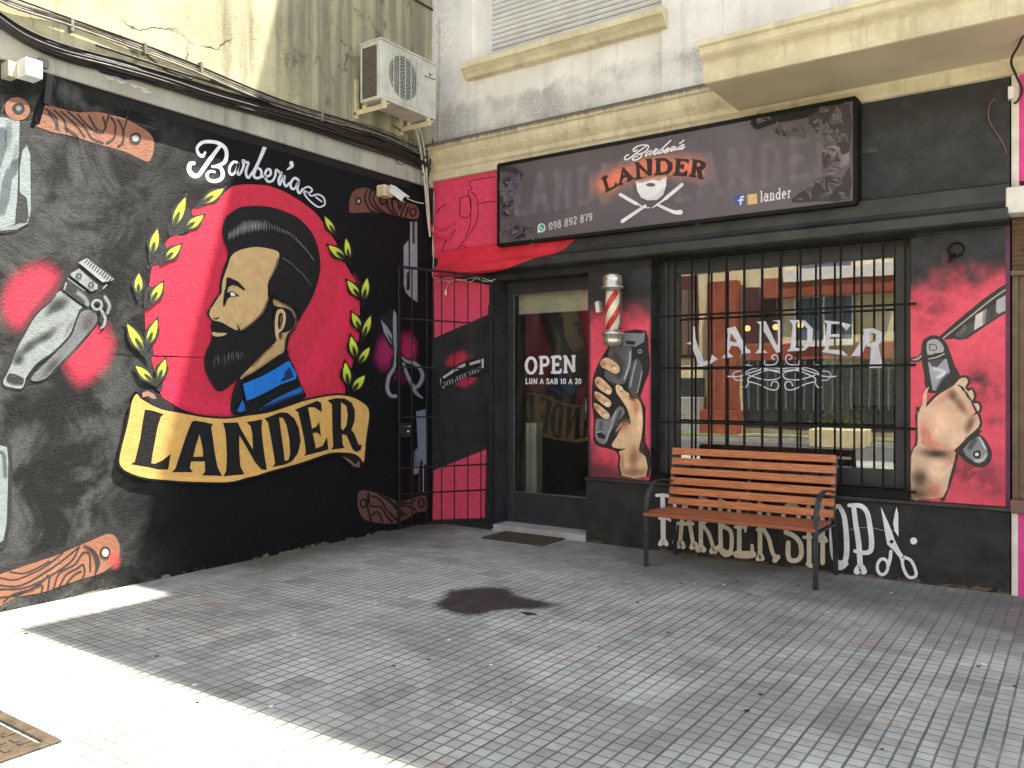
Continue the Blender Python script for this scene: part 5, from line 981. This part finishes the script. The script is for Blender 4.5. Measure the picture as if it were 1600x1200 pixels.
p.poly([(900, 680), (920, 590), (990, 530), (1090, 540), (1110, 620), (1180, 590), (1180, 690), (1090, 740), (1040, 800), (930, 780)], C(136, 122, 124), smooth=2); p.poly([(480, 400), (540, 340), (620, 380), (760, 350), (760, 470), (700, 400), (580, 440)], GF, smooth=2)
for k, bx in enumerate(((300, 190, 1100, 330), (880, 150, 1180, 520), (640, 830, 1180, 1040), (860, 300, 1180, 520))): curls(p, 20 + k, bx, LF, 7)
curls(p, 31, (930, 560, 1120, 780), GF, 6); curls(p, 33, (480, 330, 780, 450), C(112, 104, 106), 6)
p.ob('printed_flourish', SG, ('vinyl', 'vspray'))

# ================================================================== STREET OBJECTS
# ---- barred gate closing the corner
GA, GB_ = Vector((.03, -.54, 0)), Vector((.80, -.03, 0)); gd = (GB_ - GA).normalized(); gn = Vector((gd.y, -gd.x, 0))
GT = thing('barred_gate', 'black iron barred gate standing across the corner beside the shop door', 'gate')
def gp(u, z, o=0): return GA + gd * u + gn * o + Vector((0, 0, z))
LEN = (GB_ - GA).length; ztop = lambda u: 2.64 - .11 * u / LEN
ps = MB(); ps.obox(gp(.0, 1.33), gd * .014, gn * .014, (0, 0, 1.31)); ps.ob('post', 'iron', GT, .003)
ps = MB(); ps.obox(gp(LEN, 1.28), gd * .02, gn * .02, (0, 0, 1.26)); 
for z in (.35, 1.2, 2.2): ps.obox(gp(LEN, z), gd * .03, gn * .026, (0, 0, .05))
ps.ob('hinge_post', 'iron', GT, .003)
def gu(px): 
    q = PL(px, 600, GA, gn); return (q - GA).dot(gd)
for px in (643.5, 667, 690, 710, 731, 751.5): u = gu(px); MB().obox(gp(u, .06 + (ztop(u) - .06) / 2), gd * .0058, gn * .0058, (0, 0, (ztop(u) - .06) / 2)).ob('bar', 'iron', GT)
for pl_, pr_ in ((497, 507), (573, 577), (652, 650), (732, 725), (772, 765), (822, 812)):
    a = PL(622, pl_, GA, gn); b = PL(772, pr_, GA, gn); c = (a + b) / 2; d = (b - a) / 2; MB().obox(c - gn * .011, d, gn * .004, (0, 0, .008)).ob('rail', 'iron', GT)
a = gp(0, ztop(0)); b = gp(LEN, ztop(LEN)); MB().obox((a + b) / 2, (b - a) / 2, gn * .014, (0, 0, .012)).ob('top_rail', 'iron', GT)
a = PL(634, 672, GA, gn); lk = MB(); lk.obox(a + gn * .01, gd * .065, gn * .022, (0, 0, .075)); lk = lk.ob('lock_plate', 'iron', GT, .004)
kn = MB(); kn.tube([a + gn * .03 + Vector((0, 0, .035)) - gd * .02, a + gn * .075 + Vector((0, 0, .035)) - gd * .02, a + gn * .075 + Vector((0, 0, .04)) + gd * .06], .008); kn.tube([a + gn * .03 - Vector((0, 0, .01)) + gd * .03, a + gn * .04 - Vector((0, 0, .01)) + gd * .03], .012); kn.ob('handle', 'steel', lk)
# fairy-light string tangled along the gate top
fs = MB(); rn = random.Random(11); pts = []
pts = [F(678, 386, -.03), F(677, 415, -.03), F(676, 432, -.03)]
pts += [F(684 + 10 * k, 435 + 2.2 * (k % 3) + (k % 2) * 1.5, -.06) for k in range(10)]
fs.tube(cr(pts, 5), .0032, 6); fs.tube(cr([F(684, 440, -.05), F(700, 434, -.07), F(720, 438, -.05), F(745, 433, -.07), F(770, 440, -.05)], 5), .0028, 6); fs.tube(cr([F(716, 436, -.06), F(702, 441, -.06), F(697, 452, -.06)], 5), .002, 6)
fl_ = fs.ob('light_string', 'paper'); tag(fl_, 'thin white light string tangled along the top of the barred gate', 'light string')
bb = MB(); c = F(696.5, 457, -.06); bb.lathe([(.001, .03), (.008, .028), (.011, .01), (.013, -.012), (.009, -.026), (.001, -.03)], c, 12); bb.ob('hanging_bulb', 'white', fl_)

# ---- air conditioner
AC = thing('air_conditioner', 'white air conditioner outdoor unit bracketed high in the wall corner', 'air conditioner')
ax0, ax1, ay0, ay1, az0, az1 = .14, .40, -1.19, -.41, 4.075, 4.625
cs_ = MB()
cs_.box(ax0, ax1, ay0 + .012, ay1, az0 + .0, az1 - .012); cs_.box(ax0 - .01, ax1 + .008, ay0 - .004, ay1 + .006, az1 - .012, az1 + .006)
cs_.box(ax0 + .0, ax0 + .02, ay0, ay0 + .012, az0, az1 - .012); cs_.box(ax1 - .05, ax1, ay0, ay0 + .012, az0, az1 - .012); cs_.box(ax0 + .02, ax1 - .05, ay0, ay0 + .012, az0, az0 + .03); cs_.box(ax0 + .02, ax1 - .05, ay0, ay0 + .012, az1 - .05, az1 - .012)
cs_.ob('casing', 'acwhite', AC, .005)
MB().box(ax0 + .02, ax1 - .05, ay0 + .006, ay0 + .0118, az0 + .03, az1 - .05).ob('condenser_side', 'acdark', AC)
fg = MB(); fc = Vector((ax1 + .004, -.90, 4.345)); fgv = []; 
pw_ = MB(); pw_.box(ax1, ax1 + .006, ay0 + .03, -.60, az0 + .03, az1 - .03); pw_.ob('front_panel', 'acwhite', AC, .003)
fo_ = MB().lathe([(.001, 0), (.2, 0)], (0, 0, 0), 40).ob('fan_opening', 'acmid', AC); fo_.rotation_euler = (0, R(90), 0); fo_.location = (ax1 + .0075, -.89, 4.345)
gl = MB()
for r_ in (.03, .06, .09, .12, .15, .18, .2):
    gl.tube([(ax1 + .013, -.89 + r_ * math.cos(2 * math.pi * k / 36), 4.345 + r_ * math.sin(2 * math.pi * k / 36)) for k in range(37)], .0022, 5, cap=False)
for yy in (-1.03, -.95, -.87, -.79, -.71): gl.box(ax1 + .009, ax1 + .018, yy - .003, yy + .003, az0 + .04, az1 - .04)
gl.ob('fan_grille', 'acwhite', AC)
bd = Paint(lambda a, b: L(a, b, ax1 + .001), (1, 0, 0), .001); bd.poly([(670, 117), (672, 113.5), (674, 117.5), (672, 120)], C(90, 90, 96)); bd.stroke([(664, 119), (680, 124.5)], 1.6, C(96, 98, 104), 0); bd.ob('badge', AC, ('vinyl', 'vspray'))
for yy in (ay0 + .06, ay1 - .10):
    k_ = MB(); k_.box(.0455, .44, yy - .0205, yy + .02, az0 - .05, az0 - .038); k_.box(.12, .16, yy - .015, yy + .015, az0 - .038, az0); k_.box(.36, .40, yy - .015, yy + .015, az0 - .038, az0); k_.box(.02, .045, yy - .02, yy + .02, az0 - .11, az0 + .26); k_.box(.02, .44, yy - .02, yy - .014, az0 - .085, az0 - .0505); k_.ob('bracket', 'cream', AC, .002)

# ---- pipes and cables
def cable(name, mat, label, cat, strands, group=None, n=7, parent=None):
    c = MB()
    for pts, r in strands: c.tube(cr(pts, 6), r, n)
    o = c.ob(name, mat, parent)
    if label: tag(o, label, cat, group)
    return o
cable('drain_pipe', 'pipe', 'pair of pale pipes running from the air conditioner down the wall corner', 'pipe', [
    ([L(640, 195, .12), L(650, 205, .10), L(657, 235, .07), L(664, 290, .09), L(668, 335, .06), L(672, 370, .05)], .013), ([L(650, 193, .12), L(658, 210, .09), L(664, 245, .06), L(668, 300, .09), L(671, 345, .05)], .011)])
cable('red_pipe', 'redgloss', 'red painted flexible pipe curving into the red corner wall', 'pipe', [([L(671, 345, .05), L(676, 363, .05), F(684, 370, -.05), F(698, 373, -.05), F(708, 366, -.03)], .011)])
cable('corner_cable', 'cable', 'black cable dropping down the corner between the two upper walls', 'cable', [([L(636, -8, .03), L(660, 6, .03), L(678, 17, .03), L(683, 26, .03), L(684, 90, .03), L(683, 160, .03), L(676, 225, .03), L(671, 262, .10)], .010), ([L(684, 95, .05), L(684.5, 150, .05)], .018)])
cable('corner_conduit', 'pipe', 'thin pale conduit running down the corner beside the red wall', 'conduit', [([F(687, 30, -.03), F(687, 225, -.03)], .009), ([F(678, 300, -.02), F(676, 400, -.02)], .007)])
cable('black_corner_wires', 'cable', 'bunch of black wires hanging in the corner under the cornice', 'cable', [([L(672, 262, .10), L(668, 285, .05), L(675, 310, .04), L(676, 352, .03)], .012), ([L(660, 270, .09), L(668, 300, .06), L(672, 330, .04)], .008)])
rn = random.Random(4)
def run(pts, x, r, jit=.8, sag=0):
    return ([L(a, b + rn.uniform(-jit, jit), x + rn.uniform(-.008, .008)) for a, b in pts], r)
low = [(-8, 20), (40, 52), (100, 77), (180, 98), (260, 121), (330, 143), (400, 163), (480, 186), (560, 212), (620, 232), (668, 252)]
cable('lower_cable_bundle', 'cable', 'thick bundle of black cables lying along the plaster ledge', 'cable bundle', [run([(a, b + dy) for a, b in low], x_, r_) for dy, x_, r_ in ((0, .04, .014), (5, .05, .016), (9, .06, .013), (3, .09, .010), (12, .07, .010), (-4, .035, .009), (16, .05, .009), (-7, .05, .007), (7, .09, .012))])
up = [(-8, -10), (30, 8), (110, 33), (215, 71), (300, 103), (365, 131), (440, 160), (520, 184), (600, 206), (668, 240)]
cable('upper_cable_bundle', 'greycable', 'grey and brown cables slung in a line above the plaster ledge', 'cable bundle', [run([(a, b + dy) for a, b in up], x_, r_, .6) for dy, x_, r_ in ((0, .045, .007), (3, .05, .006), (7, .06, .008), (-3, .04, .005))])
cable('dark_cable_strand', 'cable', 'dark cable strand running just below the upper cable line', 'cable', [run([(-8, -14), (110, 29), (220, 68), (300, 99), (440, 156), (560, 194), (668, 236)], .055, .007, .5), run([(150, 70), (260, 106), (330, 128), (420, 158), (520, 190), (600, 214), (668, 244)], .05, .009, 1.2), run([(330, 126), (400, 152), (480, 180), (560, 204), (668, 246)], .06, .010, 1.5), run([(225, 82), (250, 103), (268, 114), (300, 124)], .04, .006, .3)])
cable('loose_wire_loop', 'cable', 'thin loose wire curling below the ledge near the corner', 'cable', [([L(608, 234, .085), L(618, 246, .10), L(622, 256, .10), L(630, 257, .10), L(640, 250, .10), L(642, 244, .09), L(628, 243, .09), L(619, 250, .09), L(624, 257, .1)], .003)])
for a, b in ((108, 40), (222, 76), (310, 105), (498, 182)):
    q = L(a, b, .02); cp = MB().box(.021, .07, q.y - .010, q.y + .010, q.z - .05, q.z + .03); tag(cp.ob('cable_clip', 'greycable'), 'small grey metal clip pinning the cables to the yellowed stucco', 'cable clip', 'clips along the cable run')
rn = random.Random(21)
for a0, a1, b0, hh in ((134, 245, 96, 15), (408, 446, 169, 9), (530, 602, 203, 12), (-8, 14, 32, 12), (300, 330, 142, 5)):
    p = Paint(lambda a, b: L(a, b, .026), (1, 0, 0), .001)
    tp = [(a0 + (a1 - a0) * k / 9, b0 + (a1 - a0) * k / 9 * .285) for k in range(10)]
    bt_ = [(x + rn.uniform(-2, 2), y + 1 + hh * math.sin(math.pi * (k + .6) / 10.2) * rn.uniform(.45, 1.1)) for k, (x, y) in enumerate(tp)][::-1]
    p.poly(tp + bt_, C(26, 54, 100)); p.stroke([(x, y - .5) for x, y in tp], 1.4, C(120, 140, 160)); p.ob('old_blue_paint', SB)
for a0, b0, ln in ((166, 120, 12), (182, 125, 14), (204, 132, 26), (214, 138, 22)): p = Paint(lambda a, b: L(a, b, .026), (1, 0, 0), .001); p.stroke([(a0, b0), (a0 + ln * .5, b0 + ln * .16 + 1), (a0 + ln, b0 + ln * .3)], [2, 4, 2], C(214, 210, 198)); p.ob('white_paint_chip', SB)
# floodlight, its bracket and their cast shadow built as dark bars, at the left end of the mural
FL = thing('floodlight', 'small white floodlight under the ledge at the street end of the mural', 'floodlight')
q = L(46, 110, .16); b_ = MB(); b_.box(.10, .22, q.y - .05, q.y + .055, q.z - .055, q.z + .06); b_.ob('lamp_body', 'white', FL, .006)
MB().box(.0, .10, q.y - .10, q.y - .04, q.z - .05, q.z + .05).ob('mount', 'pipe', FL, .004)
a_ = MB(); a_.obox(L(75, 140, .16), (0, .012, .10), (.012, 0, 0), (0, .02, -.003)); a_.obox(L(64, 165, .13), (0, -.03, -.12), (.015, 0, 0), (0, .015, -.005)); a_.tube([L(82, 128, .14), L(60, 160, .12), L(50, 200, .06)], .012); a_.ob('bracket_shadow_strap', 'iron', FL)
# security camera by the corner
SCM = thing('security_camera', 'white security camera pointing outward above the painted razor near the corner', 'security camera')
q = L(603, 300, .06); b_ = MB(); b_.box(.0, .10, q.y - .07, q.y + .06, q.z - .05, q.z + .06); b_.ob('junction_box', 'cream', SCM, .006)
a, b = L(612, 296, .14), L(632, 311, .30); d = (b - a).normalized(); s_ = d.cross(Vector((0, 0, 1))).normalized(); u_ = s_.cross(d); hb = MB(); hb.obox((a + b) / 2, (b - a) / 2, s_ * .032, u_ * .03); hb.obox((a + b) / 2 + u_ * .036, (b - a) * .58, s_ * .038, u_ * .005); hb.ob('camera_body', 'white', SCM, .006)
MB().tube([b - d * .002, b + d * .012], .022, 14).ob('lens', 'iron', SCM); MB().tube(cr([q + Vector((.05, .06, .0)), L(645, 314, .08), L(662, 318, .06)], 5), .004, 6).ob('lead', 'paper', SCM)
# small fixings on the left ledge
q = L(72, 97, .085); t_ = MB().box(.026, .06, q.y - .03, q.y + .03, q.z - .03, q.z + .03).ob('ledge_box', 'acmid', None, .004); tag(t_, 'tiny grey box fixed to the front of the plaster ledge', 'junction box')
# fuse box and stray wires at the right edge of the fascia
q = F(1581, 144, -.02); t_ = MB().box(q.x - .022, q.x + .012, -.05, 0, q.z - .05, q.z + .035).ob('junction_box', 'white', None, .004); tag(t_, 'small white junction box at the right end of the black fascia', 'junction box')
cable('hanging_black_cable', 'cable', 'black cable looping down from the balcony to the junction box', 'cable', [([F(1606, 40, -.5), F(1592, 70, -.35), F(1580, 95, -.2), F(1588, 118, -.05), F(1597, 140, -.03), F(1590, 158, -.03), F(1584, 161, -.03)], .008)])
cable('rusty_wire', 'dusk', 'thin rusty wire hanging loose on the black fascia', 'wire', [([F(1554, 154, -.01), F(1545, 168, -.012), F(1546, 190, -.01), F(1560, 212, -.012), F(1569, 228, -.01), F(1573, 240, -.012)], .004)])
# ring hook on the right pier
rh = MB(); q = F(1494, 390, -.03); rh.tube([(q.x + .05 * math.cos(t / 16 * 6.283), -.03 + .01 * math.sin(t / 16 * 6.283), q.z + .05 * math.sin(t / 16 * 6.283)) for t in range(17)], .007, 8); rh.tube([(q.x - .02, 0, q.z - .03), (q.x - .02, -.035, q.z - .045)], .011, 8); rh.tube([(q.x - .035, -.02, q.z - .04), (q.x - .04, -.02, q.z - .085)], .012, 8)
tag(rh.ob('ring_hook', 'iron'), 'black iron ring hook fixed high on the pier with the painted fist', 'hook')
q = F(937, 480, -.02); t_ = MB(); t_.obox((q.x, -.035, q.z), (.02, 0, .006), (0, .035, 0), (-.006, 0, .05)); t_ = t_.ob('sensor_box', 'white', None, .006); tag(t_, 'small white sensor box on the pier beside the barber pole', 'sensor')

# ---- barber pole
BP = thing('barber_pole', 'red and white striped barber pole with chrome caps by the door', 'barber pole')
bx, by = 2.215, -.125
def plathe(nm, prof, mat): 
    m = MB().lathe(prof, (0, 0, 0), 40); o = m.ob(nm, mat, BP); o.location = (bx, by, 0); return o
st = MB().lathe([(.001, -.21), (.064, -.21), (.064, .21), (.001, .21)], (0, 0, 0), 48).ob('striped_cylinder', 'pole', BP); st.location = (bx, by, 2.115); st.rotation_euler = (0, 0, R(80))
plathe('top_cap', [(.064, 2.285), (.072, 2.285), (.072, 2.31), (.102, 2.315), (.104, 2.33), (.088, 2.338), (.088, 2.395), (.086, 2.415), (.075, 2.432), (.05, 2.444), (.001, 2.448)], 'chrome')
plathe('base_cap', [(.064, 1.945), (.072, 1.945), (.072, 1.925), (.102, 1.92), (.104, 1.905), (.088, 1.898), (.088, 1.845), (.084, 1.825), (.07, 1.808), (.04, 1.798), (.001, 1.795)], 'chrome')
wb = MB(); wb.box(bx - .03, bx + .03, by + .05, -.0, 1.96, 2.30); wb.ob('wall_bracket', 'acmid', BP, .004)

# ---- bench
BN = thing('park_bench', 'wooden slatted bench with black iron arms under the shop window', 'bench')
bx0, bx1 = 2.785, 4.125
def tone(o, v): o['tone'] = v; return o
seat = MB(); rnb = random.Random(9)
ys = [(-.628, .418), (-.535, .425), (-.442, .424), (-.349, .420), (-.262, .418)]
for k, (y, z) in enumerate(ys): seat.box(bx0 + rnb.uniform(-.004, .004) - (.01 if k < 3 else 0), bx1 + rnb.uniform(-.004, .004) - .012, y - .040, y + .040, z - .012, z + .012)
tone(seat.ob('seat', 'wood', BN, .004), .55)
back = MB(); bk = []
for k in range(6):
    z = .478 + k * .082; y = -.195 + (z - .45) * .20
    back.obox(((bx0 + bx1) / 2 + rnb.uniform(-.003, .003), y, z), ((bx1 - bx0) / 2, 0, 0), (0, .0115, -.0023), (0, .0062, .0288))
tone(back.ob('backrest', 'wood', BN, .004), .0)
for xx in (bx0 + .022, bx1 - .022):
    for k in range(6): z = .478 + k * .082; y = -.195 + (z - .45) * .20 - .0125; MB().tube([(xx, y, z), (xx, y - .004, z)], .006, 10).ob('bolt', 'steel', BN)
for xx in (bx0 + .012, bx1 - .012):
    f_ = MB(); f_.flatbar(cr([(xx, -.655, 0), (xx, -.655, .30), (xx, -.652, .46), (xx, -.625, .565), (xx, -.56, .635), (xx, -.47, .668), (xx, -.36, .672), (xx, -.24, .655), (xx, -.155, .64)], 6), (1, 0, 0), .019, .006); f_.ob('arm_leg', 'bench_iron', BN, .002)
    f_ = MB(); f_.flatbar(cr([(xx, -.085, 0), (xx, -.10, .2), (xx, -.16, .40), (xx, -.175, .47), (xx, -.09, .90)], 6), (1, 0, 0), .018, .006); f_.ob('rear_leg', 'bench_iron', BN, .002)
    f_ = MB(); f_.flatbar([(xx, -.655, .398), (xx, -.15, .396)], (1, 0, 0), .018, .005); f_.ob('seat_bar', 'bench_iron', BN)
xm = (bx0 + bx1) / 2; f_ = MB(); f_.flatbar(cr([(xm, -.64, .398), (xm, -.22, .396), (xm, -.17, .45), (xm, -.085, .90)], 5), (1, 0, 0), .012, .004); f_.ob('middle_strap', 'bench_iron', BN)

# ---- doormat, drain cover
dm = MB().box(.985, 1.67, -.44, -.04, .001, .016).ob('doormat', 'mat', None, .006); tag(dm, 'worn brown doormat on the paving in front of the shop door', 'doormat')
dc = thing('drain_cover', 'rectangular cast iron inspection cover set in the sunlit paving', 'drain cover')
d_ = MB(); x1, y1 = 2.28, -4.98; d_.box(1.55, x1, y1 - .05, y1, .001, .012); d_.box(x1 - .05, x1, -5.75, y1 - .05, .001, .012); d_.box(1.55, 1.60, -5.75, y1 - .05, .001, .012); d_.box(1.60, x1 - .05, -5.75, -5.70, .001, .012); d_.ob('cover_frame', 'drain', dc, .003)
d_ = MB(); d_.box(1.61, x1 - .065, -5.69, y1 - .065, .001, .005)
for i in range(9):
    for j in range(9): d_.box(1.63 + i * .066, 1.63 + i * .066 + (.05 if (i + j) % 2 else .024), y1 - .12 - j * .066, y1 - .12 - j * .066 + (.024 if (i + j) % 2 else .05), .005, .009)
d_.ob('cover_plate', 'drain', dc)

# ---- inside the shop, seen through the glass
BCH = thing('barber_chair', 'black barber chair standing inside behind the window', 'chair')
c0 = Vector((3.95, 1.7, .03)); b_ = MB(); b_.lathe([(.001, 0), (.30, 0), (.30, .03), (.07, .07), (.06, .42), (.001, .42)], c0, 28); b_.ob('pedestal', 'chrome', BCH)
b_ = MB(); b_.box(c0.x - .27, c0.x + .27, c0.y - .27, c0.y + .27, c0.z + .42, c0.z + .56); b_.ob('seat', 'leather', BCH, .04); b_ = MB(); b_.obox(c0 + Vector((.05, .27, .88)), (.26, 0, 0), (0, .06, 0), (0, .06, .34)); b_.ob('backrest', 'leather', BCH, .03)
for s_ in (-1, 1): b_ = MB(); b_.box(c0.x + s_ * .32 - .04, c0.x + s_ * .32 + .04, c0.y - .24, c0.y + .22, c0.z + .70, c0.z + .76); b_.box(c0.x + s_ * .32 - .02, c0.x + s_ * .32 + .02, c0.y - .05, c0.y + .05, c0.z + .45, c0.z + .70); b_.ob('armrest', 'leather', BCH, .015)
b_ = MB(); b_.box(c0.x - .2, c0.x + .2, c0.y - .62, c0.y - .5, c0.z + .12, c0.z + .16); b_.box(c0.x - .03, c0.x + .03, c0.y - .55, c0.y - .2, c0.z + .12, c0.z + .4); b_.ob('footrest', 'chrome', BCH, .01)
CN = thing('wall_shelf_unit', 'dim shelf unit with mirrors on the far wall inside the shop', 'shelf')
b_ = MB(); b_.box(2.6, 5.0, 4.55, 4.98, .75, .82); b_.box(2.6, 5.0, 4.9, 4.98, .03, .75); b_.ob('counter', 'browndark', CN); 
for k in range(2): MB().box(2.75 + k * 1.2, 3.65 + k * 1.2, 4.95, 4.985, 1.0, 2.1).ob('mirror', 'steel', CN)
for k, (a, b) in enumerate(((1168, 513), (1212, 511), (1251, 508))):
    q = F(a, b, 2.6); LP = thing('pendant_lamp', ['lit amber pendant globe nearest the left side of the window', 'lit amber pendant globe in the middle of the row inside', 'lit amber pendant globe rightmost in the row inside'][k], 'lamp', 'amber pendant lamps inside the shop')
    MB().lathe([(.001, .034), (.02, .029), (.034, .007), (.034, -.007), (.02, -.029), (.001, -.034)], q, 20).ob('globe', 'lamp', LP); MB().tube([q + Vector((0, 0, .05)), Vector((q.x, q.y, 3.2))], .005, 6).ob('cord', 'iron', LP)
cb = thing('framed_cabinet', 'white framed glass cabinet standing just inside the shop door', 'cabinet')
q0 = F(806, 768, .55); q1 = F(842, 661, .55); fx0, fx1, fz1 = .86, q1.x, q1.z
b_ = MB(); b_.box(fx0, fx0 + .05, .50, .62, .03, fz1); b_.box(fx1 - .07, fx1, .50, .62, .03, fz1); b_.box(fx0 + .05, fx1 - .07, .50, .62, fz1 - .05, fz1); b_.box(fx0 + .05, fx1 - .07, .50, .62, .03, .12); b_.ob('cabinet_frame', 'white', cb, .004); MB().box(fx0 + .05, fx1 - .07, .54, .6, .12, fz1 - .05).ob('cabinet_panel', 'bluegrey', cb)
bl = MB(); z0 = F(860, 487, .31).z; bl.box(.91, 1.80, .30, .31, z0, 2.37); bl.tube([(.91, .305, z0), (1.80, .305, z0)], .012); tag(bl.ob('roller_blind', 'blind'), 'cream roller blind drawn a little way down behind the door glass', 'blind')
pn = MB(); a = F(1286, 524, .3); b = F(1344, 573, .3); pn.box(a.x, b.x, .30, .31, b.z, a.z); tag(pn.ob('pale_reflection_panel', 'blind'), 'pale panel added as a window reflection behind the lettering', 'panel', 'added pale reflection panels in the window')  # solid panels added in place of pale reflections on the glass
pn = MB(); a = F(1359, 519, .3); b = F(1398, 576, .3); pn.box(a.x, b.x, .30, .31, b.z, a.z); tag(pn.ob('pale_reflection_panel', 'blind'), 'cream panel added as a bright reflection at the right window jamb', 'panel', 'added pale reflection panels in the window')
bb_ = MB(); a = F(1180, 700, .32); b = F(1385, 735, .32); bb_.box(3.1, 4.0, .30, .6, .80, .93); tag(bb_.ob('window_shelf', 'leather', None, .01), 'low black shelf standing inside along the window sill', 'shelf')

# ---- neighbour on the right
NB = thing('neighbour_shop', 'neighbouring shop front with pink wall and brown shutter at the right edge', 'building')
MB().box(5.26, 5.305, -.012, .3, 2.80, 3.6).ob('pale_edge', 'pale', NB, .004); MB().box(5.262, 5.30, -.03, .3, -.01, .57).ob('pale_edge', 'pale', NB, .004)
MB().box(5.305, 9, 0, .3, 2.86, 3.6).ob('pink_fascia', 'pink', NB); MB().box(5.30, 9, -.026, .3, -.01, .57).ob('pink_base', 'pink', NB)
MB().box(5.235, 9, -.14, .3, 2.62, 2.80).ob('lintel', 'pale', NB, .01); MB().box(5.256, 9, -.06, .3, .57, .66).ob('sill', 'dusk', NB, .006)
b_ = MB(); pr = []; z = 2.24
while z < 2.6: pr += [(.03, z), (.012, z + .012), (.03, z + .03)]; z += .034
b_.sweep(pr, 5.262, 9, closed=False); b_.ob('roller_shutter', 'brown', NB, fix=False)
b_ = MB(); b_.box(5.262, 5.30, .02, .08, .66, 2.24); b_.box(5.30, 5.42, .04, .08, .66, 2.24); b_.box(5.42, 5.45, .02, .08, .66, 2.24); b_.box(5.45, 9, .04, .08, .66, 2.24); b_.box(5.256, 9, -.01, .05, 2.21, 2.245); b_.ob('door', 'browndark', NB, .003)

# ================================================================== ACROSS THE STREET (seen in the window's reflection)
YO = -15.6
def Rf(px, py): r = ray(px, py); t = (YO - (2 * WY - CAM.y)) / -r.y; q = Vector((CAM.x, 2 * WY - CAM.y, HC)) + Vector((r.x, -r.y, r.z)) * t; return q.x, q.z
OH = thing('opposite_house', 'cream house with terracotta trim across the street mirrored in the window', 'house')
MB().box(-14, 9, YO - 6, YO, 0, 7.5).ob('wall', 'creamwall', OH)
def opp(nm, mat, a0, b0, a1, b1, d0, d1, par=OH):
    x0, z1 = Rf(a0, b0); x1, z0 = Rf(a1, b1); return MB().box(min(x0, x1), max(x0, x1), YO + d0, YO + d1, max(z0, .1), z1).ob(nm, mat, par, .01)
opp('pilaster', 'terracotta', 1112, 443, 1157, 640, .0, .35); opp('pilaster_base', 'terracotta', 1104, 640, 1160, 692, .0, .5)
opp('band', 'terracotta', 1196, 437, 1402, 456, .0, .3); opp('plinth_band', 'terracotta', 1162, 540, 1402, 560, .0, .12)
opp('door', 'maroon', 1062, 432, 1092, 560, .0, .06); opp('window', 'maroon', 1162, 450, 1214, 534, .0, .05); opp('window', 'bluegrey', 1243, 462, 1334, 532, .0, .05); opp('sill', 'pale', 1240, 533, 1338, 540, .0, .2)
opp('dark_gate', 'darkroom', 1164, 562, 1402, 676, .0, .08); opp('dark_doorway', 'darkroom', 1064, 590, 1100, 640, .0, .05)
for a0, b0, a1, b1 in ((1240, 458, 1244, 534), (1332, 458, 1337, 534), (1240, 456, 1337, 461), (1285, 461, 1289, 533), (1158, 446, 1162, 538), (1213, 446, 1217, 538), (1186, 450, 1189, 534)): opp('window_frame', 'pale' if a0 > 1220 else 'browndark', a0, b0, a1, b1, .05, .09)
for k in range(5): opp('window_bar', 'iron', 1252 + k * 17, 462, 1253.2 + k * 17, 532, .12, .14)
opp('balcony_edge', 'pale', 1230, 424, 1402, 431, 0, .35); opp('upper_window', 'bluegrey', 1252, 380, 1330, 421, 0, .05); opp('upper_window', 'bluegrey', 1080, 350, 1150, 415, 0, .05); opp('door_panel', 'brown', 1066, 455, 1076, 555, .06, .09); opp('door_panel', 'brown', 1079, 455, 1089, 555, .06, .09)
for k in range(16): opp('gate_bar', 'bluegrey', 1170 + k * 14.5, 565, 1173 + k * 14.5, 640, .09, .12)
opp('steps', 'kerb', 1062, 620, 1103, 692, .0, .7)
PLT = thing('planter', 'cream masonry planter with a shrub on the far pavement', 'planter')
px_, pz_ = 1.1, .45; MB().box(.3, 1.5, -12.9 - .9, -12.9, 0, .42).ob('trough', 'creamwall', PLT, .02)
sh = MB(); rn = random.Random(8)
for k in range(160):
    c = Vector((.9 + rn.gauss(0, .28), -13.4 + rn.gauss(0, .15), .55 + abs(rn.gauss(0, .16)))); a = Vector((rn.uniform(-1, 1), rn.uniform(-1, 1), rn.uniform(-.3, 1))).normalized() * .07; b = a.orthogonal().normalized() * .035
    sh.add([c - a, c + b, c + a, c - b], [(0, 1, 2, 3)])
sh.ob('shrub', 'leaf', PLT, fix=False)
OB = thing('opposite_block', 'taller pale apartment block farther along the opposite side of the street', 'building'); b_ = MB(); b_.box(9.2, 26, YO - 8, YO, 0, 11); b_.ob('wall', 'facade', OB); b_ = MB()
for i in range(4):
    for j in range(3): b_.box(10.5 + i * 3.8, 12.3 + i * 3.8, YO, YO + .05, 1 + j * 3.3, 3 + j * 3.3)
b_.ob('windows', 'bluegrey', OB)
